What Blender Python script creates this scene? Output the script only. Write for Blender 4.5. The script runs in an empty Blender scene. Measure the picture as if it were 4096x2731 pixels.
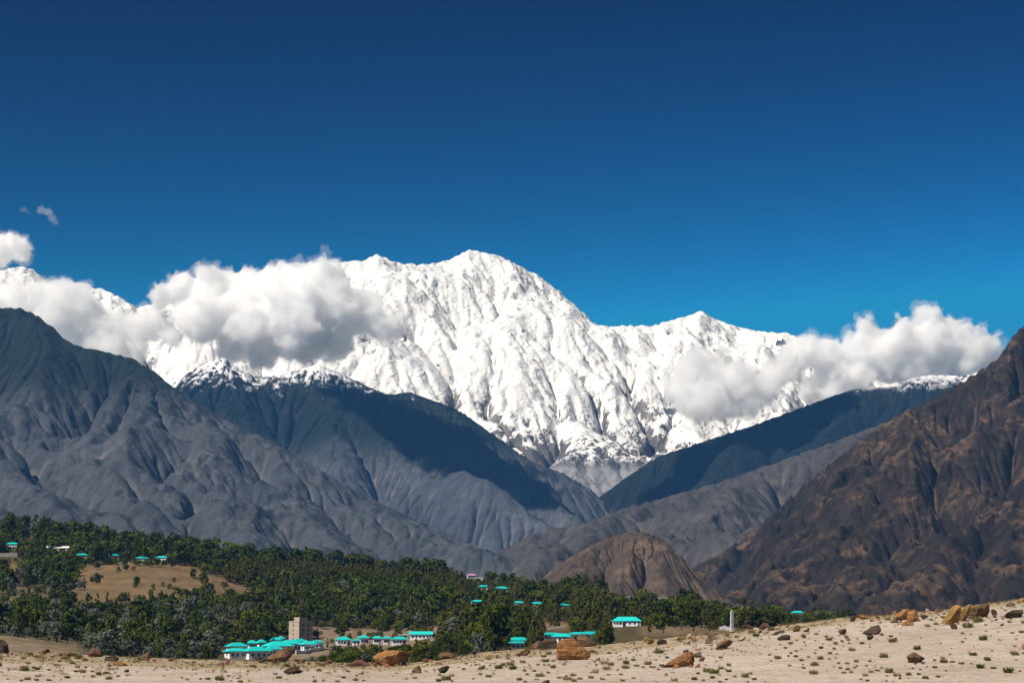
import bpy, bmesh, math, random
import numpy as np
from mathutils import Vector, Matrix, noise as mnoise

SC = bpy.context.scene
COL = SC.collection
R = math.radians
rng = np.random.default_rng(7)
random.seed(7)

# ------------------------------------------------------------------ camera
FPX = 8696.0            # focal length in pixels of the 4096 wide photograph
HOR = 2480.0            # image row of the true horizon
PITCH = math.atan((HOR - 1365.5) / FPX)
cam_d = bpy.data.cameras.new("camera")
cam = bpy.data.objects.new("camera", cam_d)
COL.objects.link(cam)
cam_d.sensor_width = 36.0
cam_d.lens = 36.0 * FPX / 4096.0
cam_d.clip_start = 0.5
cam_d.clip_end = 90000.0
cam.location = (0, 0, 0)
cam.rotation_euler = (math.pi / 2 + PITCH, 0, 0)
SC.camera = cam

# ------------------------------------------------------------------ sun, sky, exposure
SUN_EL, SUN_AZ = 49.0, 52.0          # degrees; azimuth to the left of straight behind the camera
sv = Vector((-math.sin(R(SUN_AZ)) * math.cos(R(SUN_EL)), -math.cos(R(SUN_AZ)) * math.cos(R(SUN_EL)), math.sin(R(SUN_EL))))
sun_d = bpy.data.lights.new("sun", 'SUN')
sun_d.energy = 4.6
sun_d.angle = R(0.5)
sun_d.color = (1.0, 0.90, 0.77)
sun = bpy.data.objects.new("sun", sun_d)
COL.objects.link(sun)
sun.rotation_euler = (-sv).to_track_quat('-Z', 'Y').to_euler()
sun.location = (-300, -300, 600)

world = bpy.data.worlds.new("World")
SC.world = world
world.use_nodes = True
wn, wl = world.node_tree.nodes, world.node_tree.links
wn.clear()
w_out = wn.new('ShaderNodeOutputWorld')
w_bg = wn.new('ShaderNodeBackground')
w_sky = wn.new('ShaderNodeTexSky')
w_sky.sky_type = 'NISHITA'
w_sky.sun_disc = False
w_sky.sun_elevation = R(SUN_EL)
w_sky.sun_rotation = math.atan2(sv.x, sv.y)
w_sky.altitude = 1800
w_sky.air_density = 1.0
w_sky.dust_density = 0.15
w_sky.ozone_density = 4.0
# deep, polarised-looking high-altitude sky: the sky texture with its contrast raised
w_max = wn.new('ShaderNodeMix')
w_max.data_type = 'RGBA'; w_max.blend_type = 'DARKEN'; w_max.inputs[0].default_value = 1.0
w_max.inputs[7].default_value = (2.9, 4.1, 6.4, 1)
w_gam = wn.new('ShaderNodeGamma')
w_gam.inputs['Gamma'].default_value = 4.3
w_tint = wn.new('ShaderNodeMix')
w_tint.data_type = 'RGBA'; w_tint.blend_type = 'MULTIPLY'
w_tint.inputs[0].default_value = 1.0
w_tint.inputs[7].default_value = (0.0011, 0.0043, 0.00121, 1)
wl.new(w_sky.outputs[0], w_max.inputs[6])
wl.new(w_max.outputs[2], w_gam.inputs[0])
wl.new(w_gam.outputs[0], w_tint.inputs[6])
wl.new(w_tint.outputs[2], w_bg.inputs[0])
w_bg.inputs[1].default_value = 0.1
wl.new(w_bg.outputs[0], w_out.inputs[0])

SC.view_settings.view_transform = 'Standard'
SC.view_settings.look = 'None'
SC.view_settings.gamma = 1.0
SC.view_settings.exposure = 0.62
SC.render.engine = 'CYCLES'
cy = SC.cycles
cy.max_bounces = 26
cy.diffuse_bounces = 3
cy.glossy_bounces = 1
cy.transmission_bounces = 2
cy.transparent_max_bounces = 8
cy.volume_bounces = 24
cy.use_denoising = True
cy.sample_clamp_indirect = 8.0

# ------------------------------------------------------------------ small helpers
def P(px, py, D):
    """world point seen at photo pixel (px, py) whose distance along the view axis on the ground is D"""
    x = (px - 2048.0) / FPX
    y = -(py - 1365.5) / FPX
    c, s = math.cos(PITCH), math.sin(PITCH)
    d = (x, c - s * y, s + c * y)
    k = D / d[1]
    return np.array([d[0] * k, D, d[2] * k])

def proj(x, y, z):
    c, s = math.cos(PITCH), math.sin(PITCH)
    f = y * c + z * s
    u = -y * s + z * c
    return 2048.0 + FPX * x / f, 1365.5 - FPX * u / f

def tag(o, label=None, cat=None, group=None, kind=None):
    if label: o['label'] = label
    if cat: o['category'] = cat
    if group: o['group'] = group
    if kind: o['kind'] = kind
    return o

def mesh_np(name, verts, faces, mat=None, parent=None, smooth=True, link=True):
    """faces: int array (n,3) or (n,4)"""
    me = bpy.data.meshes.new(name)
    verts = np.asarray(verts, dtype=np.float32)
    faces = np.asarray(faces, dtype=np.int32)
    n, k = faces.shape
    me.vertices.add(len(verts)); me.vertices.foreach_set('co', verts.ravel())
    me.loops.add(n * k); me.loops.foreach_set('vertex_index', faces.ravel())
    me.polygons.add(n)
    me.polygons.foreach_set('loop_start', np.arange(0, n * k, k, dtype=np.int32))
    me.polygons.foreach_set('loop_total', np.full(n, k, dtype=np.int32))
    me.polygons.foreach_set('use_smooth', np.full(n, smooth, dtype=bool))
    me.update(calc_edges=True)
    if mat: me.materials.append(mat)
    if not link: return me
    o = bpy.data.objects.new(name, me)
    COL.objects.link(o)
    if parent: o.parent = parent
    return o

def grid_faces(nx, ny):
    i = np.arange(ny - 1)[:, None] * nx + np.arange(nx - 1)[None, :]
    return np.stack([i, i + 1, i + nx + 1, i + nx], axis=-1).reshape(-1, 4)

_perm = np.random.default_rng(99).permutation(512)
_perm = np.concatenate([_perm, _perm, _perm])
_ga = np.random.default_rng(5).uniform(0, 2 * np.pi, 512)
_gx, _gy = np.cos(_ga), np.sin(_ga)
def perlin(x, y):
    xi = np.floor(x).astype(np.int64); yi = np.floor(y).astype(np.int64)
    xf = x - xi; yf = y - yi
    xi &= 511; yi &= 511
    u = xf ** 3 * (xf * (xf * 6 - 15) + 10); v = yf ** 3 * (yf * (yf * 6 - 15) + 10)
    def g(ix, iy, dx, dy):
        h = _perm[_perm[ix & 511] + (iy & 511)] & 511
        return _gx[h] * dx + _gy[h] * dy
    a = g(xi, yi, xf, yf); b = g(xi + 1, yi, xf - 1, yf)
    c = g(xi, yi + 1, xf, yf - 1); d = g(xi + 1, yi + 1, xf - 1, yf - 1)
    return 1.5 * ((a + u * (b - a)) * (1 - v) + (c + u * (d - c)) * v)
def fbm(x, y, octs=5, gain=0.5, seed=0.0):
    s = 0; a = 1.0; t = 0
    x = x + seed * 17.13; y = y - seed * 9.71
    for i in range(octs):
        s = s + a * perlin(x, y); t += a
        x = x * 2.03 + 11.7; y = y * 2.03 - 5.3; a *= gain
    return s / t
def ridged(x, y, octs=5, gain=0.5, seed=0.0):
    s = 0; a = 1.0; t = 0; w = 1.0
    x = x + seed * 13.7; y = y + seed * 7.9
    for i in range(octs):
        n = 1 - np.abs(perlin(x, y)); n = n * n * w
        w = np.clip(n * 1.6, 0, 1)
        s = s + a * n; t += a
        x = x * 2.1 + 3.1; y = y * 2.1 + 8.3; a *= gain
    return s / t

def blur(h, r):
    """separable box-ish blur, edges clamped"""
    if r < 1: return h
    for ax in (0, 1):
        p = np.pad(h, [(r, r) if a == ax else (0, 0) for a in (0, 1)], mode='edge')
        c = np.cumsum(p, axis=ax)
        c = np.concatenate([np.zeros_like(np.take(c, [0], axis=ax)), c], axis=ax)
        n = h.shape[ax]
        h = (np.take(c, np.arange(2 * r + 1, 2 * r + 1 + n), axis=ax) - np.take(c, np.arange(0, n), axis=ax)) / (2 * r + 1)
    return h

def erode(h, cell, iters=8, drops=20000, steps=120, seed=1, depth=0.5, diff=0.25):
    """running water: count where it flows, then cut those lines a little deeper, again and again"""
    g = np.random.default_rng(seed)
    h = h / cell
    ny, nx = h.shape
    for b in range(iters):
        hf = h.ravel()
        x = g.uniform(1, nx - 3, drops); y = g.uniform(1, ny - 3, drops)
        dx = np.zeros(drops); dy = np.zeros(drops)
        vis = np.zeros(nx * ny)
        for s in range(steps):
            xi = x.astype(np.int32); yi = y.astype(np.int32)
            u = x - xi; v = y - yi
            i = yi * nx + xi
            a, bb, c, d = hf[i], hf[i + 1], hf[i + nx], hf[i + nx + 1]
            gx = (bb - a) * (1 - v) + (d - c) * v
            gy = (c - a) * (1 - u) + (d - bb) * u
            l = np.sqrt(gx * gx + gy * gy)
            dx = dx * 0.25 - gx / (l + 1e-6) * 0.75; dy = dy * 0.25 - gy / (l + 1e-6) * 0.75
            q = np.sqrt(dx * dx + dy * dy) + 1e-6
            w = np.clip(l * 2.0, 0, 1)
            vis += np.bincount(np.concatenate([i, i + 1, i + nx, i + nx + 1]),
                weights=np.concatenate([w * (1 - u) * (1 - v), w * u * (1 - v), w * (1 - u) * v, w * u * v]), minlength=nx * ny)
            x = x + dx / q; y = y + dy / q
            ok = (x > 1) & (x < nx - 3) & (y > 1) & (y < ny - 3) & (l > 0.01)
            if not ok.all():
                x = x[ok]; y = y[ok]; dx = dx[ok]; dy = dy[ok]
                if len(x) < 50: break
        m = np.log1p(vis.reshape(ny, nx))
        m = 0.6 * m + 0.4 * blur(m, 1)
        h = h - depth * np.clip(m - 1.0, 0, 5) / 3.0
        h = h + diff * (blur(h, 1) - h)
    return h * cell, m

# ------------------------------------------------------------------ node helpers
def new_mat(name):
    m = bpy.data.materials.new(name); m.use_nodes = True
    m.node_tree.nodes.clear()
    return m, m.node_tree.nodes, m.node_tree.links
class NT:
    def __init__(s, name, rough=0.9, spec=0.15):
        s.m, s.n, s.l = new_mat(name)
        s.out = s.n.new('ShaderNodeOutputMaterial')
        s.b = s.n.new('ShaderNodeBsdfPrincipled')
        s.b.inputs['Roughness'].default_value = rough
        s.b.inputs['Specular IOR Level'].default_value = spec
        s.l.new(s.b.outputs[0], s.out.inputs[0])
        s.geo = s.n.new('ShaderNodeNewGeometry')
        s.tc = s.n.new('ShaderNodeTexCoord')
    def setin(s, sock, v):
        if hasattr(v, 'is_output'): s.l.new(v, sock)
        else: sock.default_value = v
    def noise(s, scale, detail=5, rough=0.55, vec=None, dist=0.0, stretch=None, out=0):
        vec = vec or s.tc.outputs['Object']
        if stretch:
            mp = s.n.new('ShaderNodeMapping'); mp.inputs['Scale'].default_value = stretch
            s.l.new(vec, mp.inputs['Vector']); vec = mp.outputs[0]
        t = s.n.new('ShaderNodeTexNoise')
        t.inputs['Scale'].default_value = scale; t.inputs['Detail'].default_value = detail
        t.inputs['Roughness'].default_value = rough; t.inputs['Distortion'].default_value = dist
        s.l.new(vec, t.inputs['Vector'])
        return t.outputs[out]
    def rnoise(s, scale, detail=6, rough=0.6, stretch=None):
        vec = s.tc.outputs['Object']
        if stretch:
            mp = s.n.new('ShaderNodeMapping'); mp.inputs['Scale'].default_value = stretch
            s.l.new(vec, mp.inputs['Vector']); vec = mp.outputs[0]
        t = s.n.new('ShaderNodeTexNoise'); t.noise_type = 'RIDGED_MULTIFRACTAL'; t.normalize = True
        t.inputs['Scale'].default_value = scale; t.inputs['Detail'].default_value = detail; t.inputs['Roughness'].default_value = rough
        s.l.new(vec, t.inputs['Vector'])
        return t.outputs[0]
    def math(s, op, a, b=0.0, clamp=False):
        t = s.n.new('ShaderNodeMath'); t.operation = op; t.use_clamp = clamp
        s.setin(t.inputs[0], a); s.setin(t.inputs[1], b)
        return t.outputs[0]
    def ramp(s, v, lo, hi, to0=0.0, to1=1.0):
        t = s.n.new('ShaderNodeMapRange'); t.interpolation_type = 'SMOOTHSTEP'
        s.setin(t.inputs[0], v)
        for i, q in zip((1, 2, 3, 4), (lo, hi, to0, to1)): t.inputs[i].default_value = q
        return t.outputs[0]
    def mix(s, f, a, b, blend='MIX'):
        t = s.n.new('ShaderNodeMix'); t.data_type = 'RGBA'; t.blend_type = blend
        s.setin(t.inputs[0], f)
        for k, q in ((6, a), (7, b)):
            if hasattr(q, 'is_output'): s.l.new(q, t.inputs[k])
            else: t.inputs[k].default_value = (*q, 1) if len(q) == 3 else q
        return t.outputs[2]
    def color(s, c):
        if hasattr(c, 'is_output'): s.l.new(c, s.b.inputs['Base Color'])
        else: s.b.inputs['Base Color'].default_value = (*c, 1)
    def sep(s, v):
        t = s.n.new('ShaderNodeSeparateXYZ'); s.l.new(v, t.inputs[0]); return t.outputs
    def bump(s, h, strength=0.5, dist=1.0):
        t = s.n.new('ShaderNodeBump'); t.inputs['Strength'].default_value = strength; t.inputs['Distance'].default_value = dist
        s.l.new(h, t.inputs['Height']); s.l.new(t.outputs[0], s.b.inputs['Normal'])
        return t.outputs[0]
# ------------------------------------------------------------------ mountain materials
def rock_mat(name, c_dark, c_mid, c_light, forest=None, forest_lo=0, forest_hi=1, snow_lo=None, scree=None, px_m=4.0, bump=0.9, tan=None, snow_w=420):
    """bare rock: px_m = metres across which one sees detail"""
    t = NT(name)
    z = t.sep(t.geo.outputs['Position'])[2]
    nz = t.sep(t.geo.outputs['True Normal'])[2]
    n1 = t.noise(1 / (px_m * 60), 6, 0.6)
    n2 = t.noise(1 / (px_m * 12), 7, 0.65, dist=0.4)
    n3 = t.noise(1 / (px_m * 3.0), 5, 0.7)
    strk = t.noise(1 / (px_m * 9), 5, 0.6, stretch=(1, 1, 0.18))
    f = t.math('ADD', t.math('MULTIPLY', n1, 0.5), t.math('ADD', t.math('MULTIPLY', n2, 0.35), t.math('MULTIPLY', strk, 0.25)))
    c = t.mix(t.ramp(f, 0.40, 0.56), c_dark, c_mid)
    c = t.mix(t.ramp(f, 0.55, 0.72), c, c_light)
    c = t.mix(t.ramp(n3, 0.35, 0.7, 0.0, 0.35), c, c_dark)
    rn = t.rnoise(1 / (px_m * 22), 7, 0.62)
    c = t.mix(t.ramp(rn, 0.40, 0.62, 0, 0.45), c, c_light)
    c = t.mix(t.ramp(t.noise(1 / (px_m * 26), 6, 0.7, dist=1.2), 0.56, 0.66, 0, 0.6), c, c_dark)
    fl = t.n.new('ShaderNodeAttribute'); fl.attribute_name = 'flow'; fl = fl.outputs['Fac']
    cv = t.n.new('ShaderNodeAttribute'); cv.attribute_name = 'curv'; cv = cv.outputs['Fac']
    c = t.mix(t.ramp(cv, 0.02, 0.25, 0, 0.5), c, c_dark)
    if scree:
        g = t.math('MULTIPLY', t.ramp(t.math('ADD', fl, t.math('MULTIPLY', n2, 0.35)), 0.36, 0.66), t.ramp(n1, 0.35, 0.6, 0.25, 0.9))
        c = t.mix(g, c, scree)
        if tan:
            s = t.math('MULTIPLY', t.ramp(t.math('ADD', n1, t.math('MULTIPLY', n2, 0.25)), 0.58, 0.78, 0, 0.85), t.ramp(nz, 0.50, 0.8))
            c = t.mix(s, c, tan)
    if forest:
        fz = t.math('ADD', z, t.math('MULTIPLY', t.math('SUBTRACT', n1, 0.5), (forest_hi - forest_lo) * 1.6))
        m = t.math('MULTIPLY', t.ramp(fz, forest_lo, forest_hi), t.ramp(t.math('ADD', n2, t.math('MULTIPLY', n1, 0.5)), 0.52, 0.70, 0.55, 1.0))
        c = t.mix(m, c, forest)
    if snow_lo is not None:
        sz = t.math('ADD', z, t.math('MULTIPLY', t.math('SUBTRACT', n2, 0.5), snow_w))
        strk2 = t.noise(1 / (px_m * 6), 5, 0.65, stretch=(1, 1, 0.25))
        m = t.math('MULTIPLY', t.ramp(sz, snow_lo, snow_lo + 90), t.ramp(t.math('ADD', strk2, t.math('MULTIPLY', nz, 0.35)), 0.66, 0.74))
        c = t.mix(m, c, (0.78, 0.79, 0.82))
    t.color(c)
    hh = t.math('ADD', t.math('MULTIPLY', rn, 4.0), t.math('ADD', n3, strk))
    t.bump(hh, bump, px_m * 2.4)
    return t.m

def snow_mat():
    t = NT('snow_and_rock', rough=0.7, spec=0.2)
    z = t.sep(t.geo.outputs['Position'])[2]
    nz = t.sep(t.geo.outputs['True Normal'])[2]
    n1 = t.noise(1 / 700, 6, 0.6)
    n2 = t.noise(1 / 130, 7, 0.68, dist=0.6)
    strk = t.noise(1 / 70, 6, 0.68, stretch=(1, 1, 0.3), dist=0.4)
    n3 = t.noise(1 / 26, 5, 0.7)
    # bare rock where it is steep, more of it low down
    low = t.math('ADD', t.ramp(z, 900, 1800, 0.08, -0.05), t.ramp(z, 930, 1250, 0.12, 0.0))
    v = t.math('ADD', t.math('ADD', t.math('MULTIPLY', strk, 0.62), t.math('MULTIPLY', n2, 0.40)), t.math('MULTIPLY', n1, 0.35))
    v = t.math('ADD', v, low)
    cv = t.n.new('ShaderNodeAttribute'); cv.attribute_name = 'curv'; cv = cv.outputs['Fac']
    v = t.math('ADD', v, t.math('MULTIPLY', cv, 0.06))
    v = t.math('SUBTRACT', v, t.math('MULTIPLY', nz, 0.50))
    rockm = t.ramp(v, 0.485, 0.55)
    rc = t.mix(t.ramp(n2, 0.35, 0.65), (0.055, 0.057, 0.062), (0.20, 0.18, 0.16))
    rc = t.mix(t.ramp(z, 950, 1300, 0.75, 0.0), rc, (0.045, 0.046, 0.050))
    sc = t.mix(t.ramp(n3, 0.3, 0.7), (0.62, 0.62, 0.615), (0.72, 0.715, 0.705))
    ice = t.math('MULTIPLY', t.ramp(t.math('ADD', strk, t.math('MULTIPLY', n2, 0.5)), 0.80, 0.9), 0.55)
    sc = t.mix(ice, sc, (0.55, 0.66, 0.70))
    c = t.mix(rockm, sc, rc)
    # grey moraine on the valley glacier
    mor = t.ramp(t.math('ADD', z, t.math('MULTIPLY', n2, 260)), 1020, 1110, 1.0, 0.0)
    mc = t.mix(t.ramp(z, 870, 930), (0.20, 0.20, 0.21), (0.050, 0.050, 0.055))
    mc = t.mix(t.ramp(n2, 0.45, 0.65, 0, 0.5), mc, (0.12, 0.115, 0.11))
    c = t.mix(mor, c, mc)
    t.color(c)
    rn = t.rnoise(1 / 150, 8, 0.62)
    rn2 = t.rnoise(1 / 42, 5, 0.6)
    hh = t.math('ADD', t.math('MULTIPLY', t.math('MULTIPLY', rn, t.ramp(n1, 0.38, 0.58, 0.25, 1.0)), 4.5), t.math('ADD', t.math('MULTIPLY', rn2, 1.6), t.math('MULTIPLY', n3, 0.5)))
    t.bump(hh, 0.48, 24)
    return t.m

# ------------------------------------------------------------------ mountains: height fields grown from ridge lines, then worn by water
def spine_field(X, Y, spines, base):
    """height = the highest of all ridge lines' flanks"""
    H = np.full(X.shape, float(base))
    for sp in spines:
        pts = sp['p']; k = sp.get('k', 0.62); rp = sp.get('pow', 1.0)
        for a, b in zip(pts[:-1], pts[1:]):
            dx, dy = b[0] - a[0], b[1] - a[1]
            L2 = dx * dx + dy * dy + 1e-6
            t = np.clip(((X - a[0]) * dx + (Y - a[1]) * dy) / L2, 0, 1)
            d = np.hypot(X - (a[0] + t * dx), Y - (a[1] + t * dy))
            zr = a[2] + t * (b[2] - a[2])
            drop = k * d ** rp * (300.0 ** (1 - rp))
            H = np.maximum(H, zr - drop)
    return H

def build_mountain(name, xr, yr, nx, ny, spines, base, sky, mat, label, cat='mountain', noise_amp=120, noise_len=900, rid=0.6, ero=(16, 20000, 50), seed=1, smooth_px=14, warp=0.35, fine=0.42, carve=(0.35, 0.55, 0.9), sharp=0.14, crag=30, **kw):
    def axes(f):
        n_x, n_y = max(8, int(nx / f)), max(8, int(ny / f))
        return np.meshgrid(np.linspace(xr[0], xr[1], n_x), np.linspace(yr[0], yr[1], n_y))
    def fixsky(H, X, Y):
        for it in range(3):
            pxs, pys = proj(X, Y, H)
            bw = max(6.0, 2.4 * (xr[1] - xr[0]) / X.shape[1] / yr[0] * FPX)
            bins = np.arange(sky[0][0], sky[-1][0], bw)
            bi = ((pxs - bins[0]) / bw).astype(int)
            ok = (bi >= 0) & (bi < len(bins))
            top = np.full(len(bins), 9e9)
            np.minimum.at(top, bi[ok], pys[ok])
            good = top < 8e9
            if good.sum() < 4: return H
            top = np.interp(bins, bins[good], top[good])
            tgt = np.interp(bins, [s[0] for s in sky], [s[1] for s in sky])
            w = max(1, int(smooth_px / bw)); kern = np.hanning(2 * w + 3); kern /= kern.sum()
            dlt = np.convolve(np.pad(tgt - top, w + 1, mode='edge'), kern, mode='valid')
            dlt = np.clip(dlt, -90, 90) * np.clip(((HOR - tgt) / FPX * 0.5 * (yr[0] + yr[1]) - base - 20) / 120.0, 0, 1)
            dpy = np.interp(pxs, bins + 0.5 * bw, dlt)
            # lift or lower the land so its skyline meets the traced one; the foot of the slope stays
            wgt = np.clip((H - base) / np.maximum(60.0, (np.interp(pxs, bins, (HOR - tgt)) / FPX * Y - base)), 0, 1.0)
            H = H - dpy / FPX * Y * wgt
        return H
    def up(H, X, Y):
        my, mx = H.shape
        gx = (X - xr[0]) / (xr[1] - xr[0]) * (mx - 1); gy = (Y - yr[0]) / (yr[1] - yr[0]) * (my - 1)
        i = np.clip(gx.astype(int), 0, mx - 2); j = np.clip(gy.astype(int), 0, my - 2)
        u = gx - i; v = gy - j
        return H[j, i] * (1 - u) * (1 - v) + H[j, i + 1] * u * (1 - v) + H[j + 1, i] * (1 - u) * v + H[j + 1, i + 1] * u * v
    # coarse: the big ridges and ravines
    X, Y = axes(4)
    cell = (xr[1] - xr[0]) / X.shape[1]
    W = noise_len * warp
    Xw = X + W * fbm(X / noise_len, Y / noise_len, 4, seed=seed)
    Yw = Y + W * fbm(X / noise_len, Y / noise_len, 4, seed=seed + 5)
    H = spine_field(Xw, Yw, spines, base)
    H = blur(H, 1)
    hh = np.clip((H - base) / max(1.0, (H.max() - base)), 0, 1)
    amp = noise_amp * np.clip(hh * 3, 0.06, 1)
    H = H + amp * (rid * (ridged(X / noise_len, Y / noise_len, 5, 0.5, seed=seed) - 0.45) + (1 - rid) * fbm(X / (noise_len * 0.7), Y / (noise_len * 0.7), 5, seed=seed + 2))
    H = fixsky(H, X, Y)
    H, _ = erode(H, cell, 8, max(4000, X.size // 3), 90, seed, carve[0], 0.25)
    # middle: side gullies
    X, Y = axes(2)
    H = blur(up(H, X, Y), 1)
    H = H + noise_amp * fine * 0.55 * (ridged(X / (noise_len * 0.22), Y / (noise_len * 0.22), 5, 0.55, seed=seed + 8) - 0.42) * np.clip(0.62 + 1.3 * fbm(X / (noise_len * 0.8), Y / (noise_len * 0.8), 3, seed=seed + 9), 0.12, 1.15)
    H, fm = erode(H, cell / 2, 7, X.size // 4, 110, seed + 1, carve[1], sharp)
    Xm, Ym = X, Y
    # fine: small ribs
    X, Y = axes(1)
    H = blur(up(H, X, Y), 1)
    H = H + noise_amp * fine * 0.16 * fbm(X / (noise_len * 0.05), Y / (noise_len * 0.05), 4, seed=seed + 3)
    H, ff = erode(H, cell / 4, 6, X.size // 4, 100, seed + 2, carve[2], sharp * 0.8)
    flow = np.clip(up(fm, X, Y) / 7.0 * 0.5 + ff / 6.0 * 0.5, 0, 1)
    curv = (H - blur(H, 4)) / cell
    calm = np.clip(0.45 + 1.3 * fbm(X / (noise_len * 0.6), Y / (noise_len * 0.6), 3, seed=seed + 9), 0.08, 1.0)
    H = H + crag * calm * (ridged(X / (noise_len * 0.10), Y / (noise_len * 0.10), 4, 0.55, seed=seed + 6) - 0.42) * np.clip((H - base) / 200.0, 0, 1)
    H = fixsky(H, X, Y)
    nx, ny = X.shape[1], X.shape[0]
    # close the sides down to the base so no edge hangs in the air
    edge = np.minimum.reduce([np.arange(nx)[None, :] + 0 * Y, (nx - 1 - np.arange(nx))[None, :] + 0 * Y, np.arange(ny)[:, None] + 0 * X, (ny - 1 - np.arange(ny))[:, None] + 0 * X])
    H = np.where(edge == 0, base - 60, H)
    V = np.stack([X, Y, H], axis=-1).reshape(-1, 3)
    o = mesh_np(name, V, grid_faces(nx, ny), mat)
    for an, av in (('flow', flow), ('curv', curv)):
        at = o.data.attributes.new(an, 'FLOAT', 'POINT'); at.data.foreach_set('value', av.ravel().astype(np.float32))
    tag(o, label, cat, kind='structure')
    return o

def ln(*pts): return [P(*p) for p in pts]

# --- the snow massif
SKY_A = [(-700, 1240), (-300, 1150), (0, 1080), (35, 1071), (87, 1064), (139, 1083), (190, 1130), (260, 1150), (340, 1150), (400, 1153), (470, 1184), (540, 1228), (610, 1212), (700, 1200), (784, 1190), (950, 1130), (1150, 1080), (1376, 1045), (1440, 1040), (1472, 1031), (1485, 1013), (1532, 1027), (1576, 1050), (1689, 1057), (1759, 1046), (1811, 1027), (1846, 1005), (1872, 997), (1933, 1010), (1994, 1022), (2055, 1054), (2159, 1106), (2247, 1176), (2316, 1236), (2377, 1297), (2438, 1306), (2508, 1299), (2595, 1303), (2682, 1277), (2760, 1257), (2792, 1238), (2856, 1275), (2943, 1306), (3030, 1324), (3152, 1332), (3196, 1355), (3309, 1428), (3657, 1515), (4100, 1560), (4700, 1600)]
crest_A = [P(a, b, 16000 + 300 * math.sin(a / 300)) for a, b in SKY_A[::1]]
A_sp = [dict(p=crest_A, k=0.62, pow=1.0)]
for pts in (
    [(1872, 1000, 16000), (1860, 1120, 15600), (1900, 1260, 15200), (1960, 1400, 14800), (2080, 1580, 14200), (2180, 1760, 13500)],
    [(1485, 1015, 16000), (1560, 1130, 15600), (1640, 1250, 15200), (1760, 1420, 14700), (1900, 1600, 14000), (2000, 1760, 13400)],
    [(2055, 1054, 16000), (2180, 1200, 15500), (2280, 1300, 15200), (2330, 1420, 14800), (2300, 1560, 14300)],
    [(2316, 1236, 15900), (2360, 1330, 15500), (2420, 1450, 15000), (2440, 1560, 14500)],
    [(2792, 1240, 15800), (2690, 1330, 15300), (2650, 1440, 14900), (2560, 1550, 14300), (2470, 1610, 13800), (2380, 1720, 13200), (2330, 1800, 12900)],
    [(2792, 1240, 15800), (2850, 1380, 15200), (2820, 1560, 14500), (2760, 1680, 13900), (2620, 1790, 13300), (2480, 1870, 12900)],
    [(3030, 1324, 15800), (3060, 1450, 15200), (3000, 1600, 14500), (2900, 1720, 13900)],
    [(87, 1064, 15800), (120, 1200, 15200), (200, 1400, 14500)],
    [(470, 1184, 15800), (500, 1350, 15200), (560, 1500, 14500)],
    [(784, 1190, 15900), (760, 1330, 15300), (800, 1480, 14500)],
    [(1150, 1080, 16000), (1250, 1300, 15300), (1450, 1500, 14500), (1650, 1640, 13800)]):
    A_sp.append(dict(p=ln(*pts), k=0.72, pow=1.0))
build_mountain('mountain_range', (-6200, 5600), (12300, 17800), 1150, 500, A_sp, 560, SKY_A, snow_mat(),
    'snow-covered mountain massif with glaciers filling the head of the valley', noise_amp=360, noise_len=1300, rid=0.65, seed=3, smooth_px=24, warp=0.20, fine=0.50, carve=(0.4, 0.42, 0.5), sharp=0.10, crag=38)

# --- middle mountain, behind the left one
SKY_B = [(300, 1900), (500, 1680), (640, 1560), (697, 1541), (731, 1494), (818, 1450), (888, 1428), (950, 1470), (1040, 1508), (1115, 1494), (1202, 1472), (1263, 1456), (1341, 1482), (1480, 1550), (1550, 1576), (1637, 1567), (1724, 1599), (1829, 1637), (1916, 1698), (2003, 1759), (2072, 1811), (2142, 1855), (2247, 1890), (2351, 1950), (2420, 2010), (2500, 2080)]
B_sp = [dict(p=[P(a, b, 10600 - 0.55 * max(0, a - 1300)) for a, b in SKY_B], k=0.60)]
for pts in (
    [(1263, 1460, 10600), (1393, 1602, 10000), (1515, 1724, 9700), (1620, 1820, 9450), (1707, 1881, 9250), (1846, 1924, 9000), (1916, 1930, 8900), (2055, 2020, 8700), (2194, 2090, 8500)],
    [(888, 1426, 10600), (960, 1600, 10000), (1050, 1760, 9500), (1150, 1900, 9000)],
    [(1263, 1460, 10600), (1260, 1640, 10000), (1330, 1800, 9500), (1420, 1930, 9000)],
    [(1637, 1570, 10400), (1800, 1700, 10000), (1950, 1830, 9700), (2100, 1930, 9400), (2250, 2010, 9100)],
    [(697, 1541, 10600), (760, 1700, 10000), (850, 1850, 9500)]):
    B_sp.append(dict(p=ln(*pts), k=0.74))
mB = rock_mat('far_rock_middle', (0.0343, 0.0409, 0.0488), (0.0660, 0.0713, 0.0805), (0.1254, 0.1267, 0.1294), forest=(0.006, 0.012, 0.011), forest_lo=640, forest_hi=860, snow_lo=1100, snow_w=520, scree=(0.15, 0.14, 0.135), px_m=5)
build_mountain('middle_mountain', (-2500, 900), (8000, 12000), 640, 560, B_sp, -60, SKY_B, mB,
    'twin-topped dark mountain with snow near its top, under the big cloud', noise_amp=120, noise_len=900, warp=0.14, seed=11)

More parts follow.
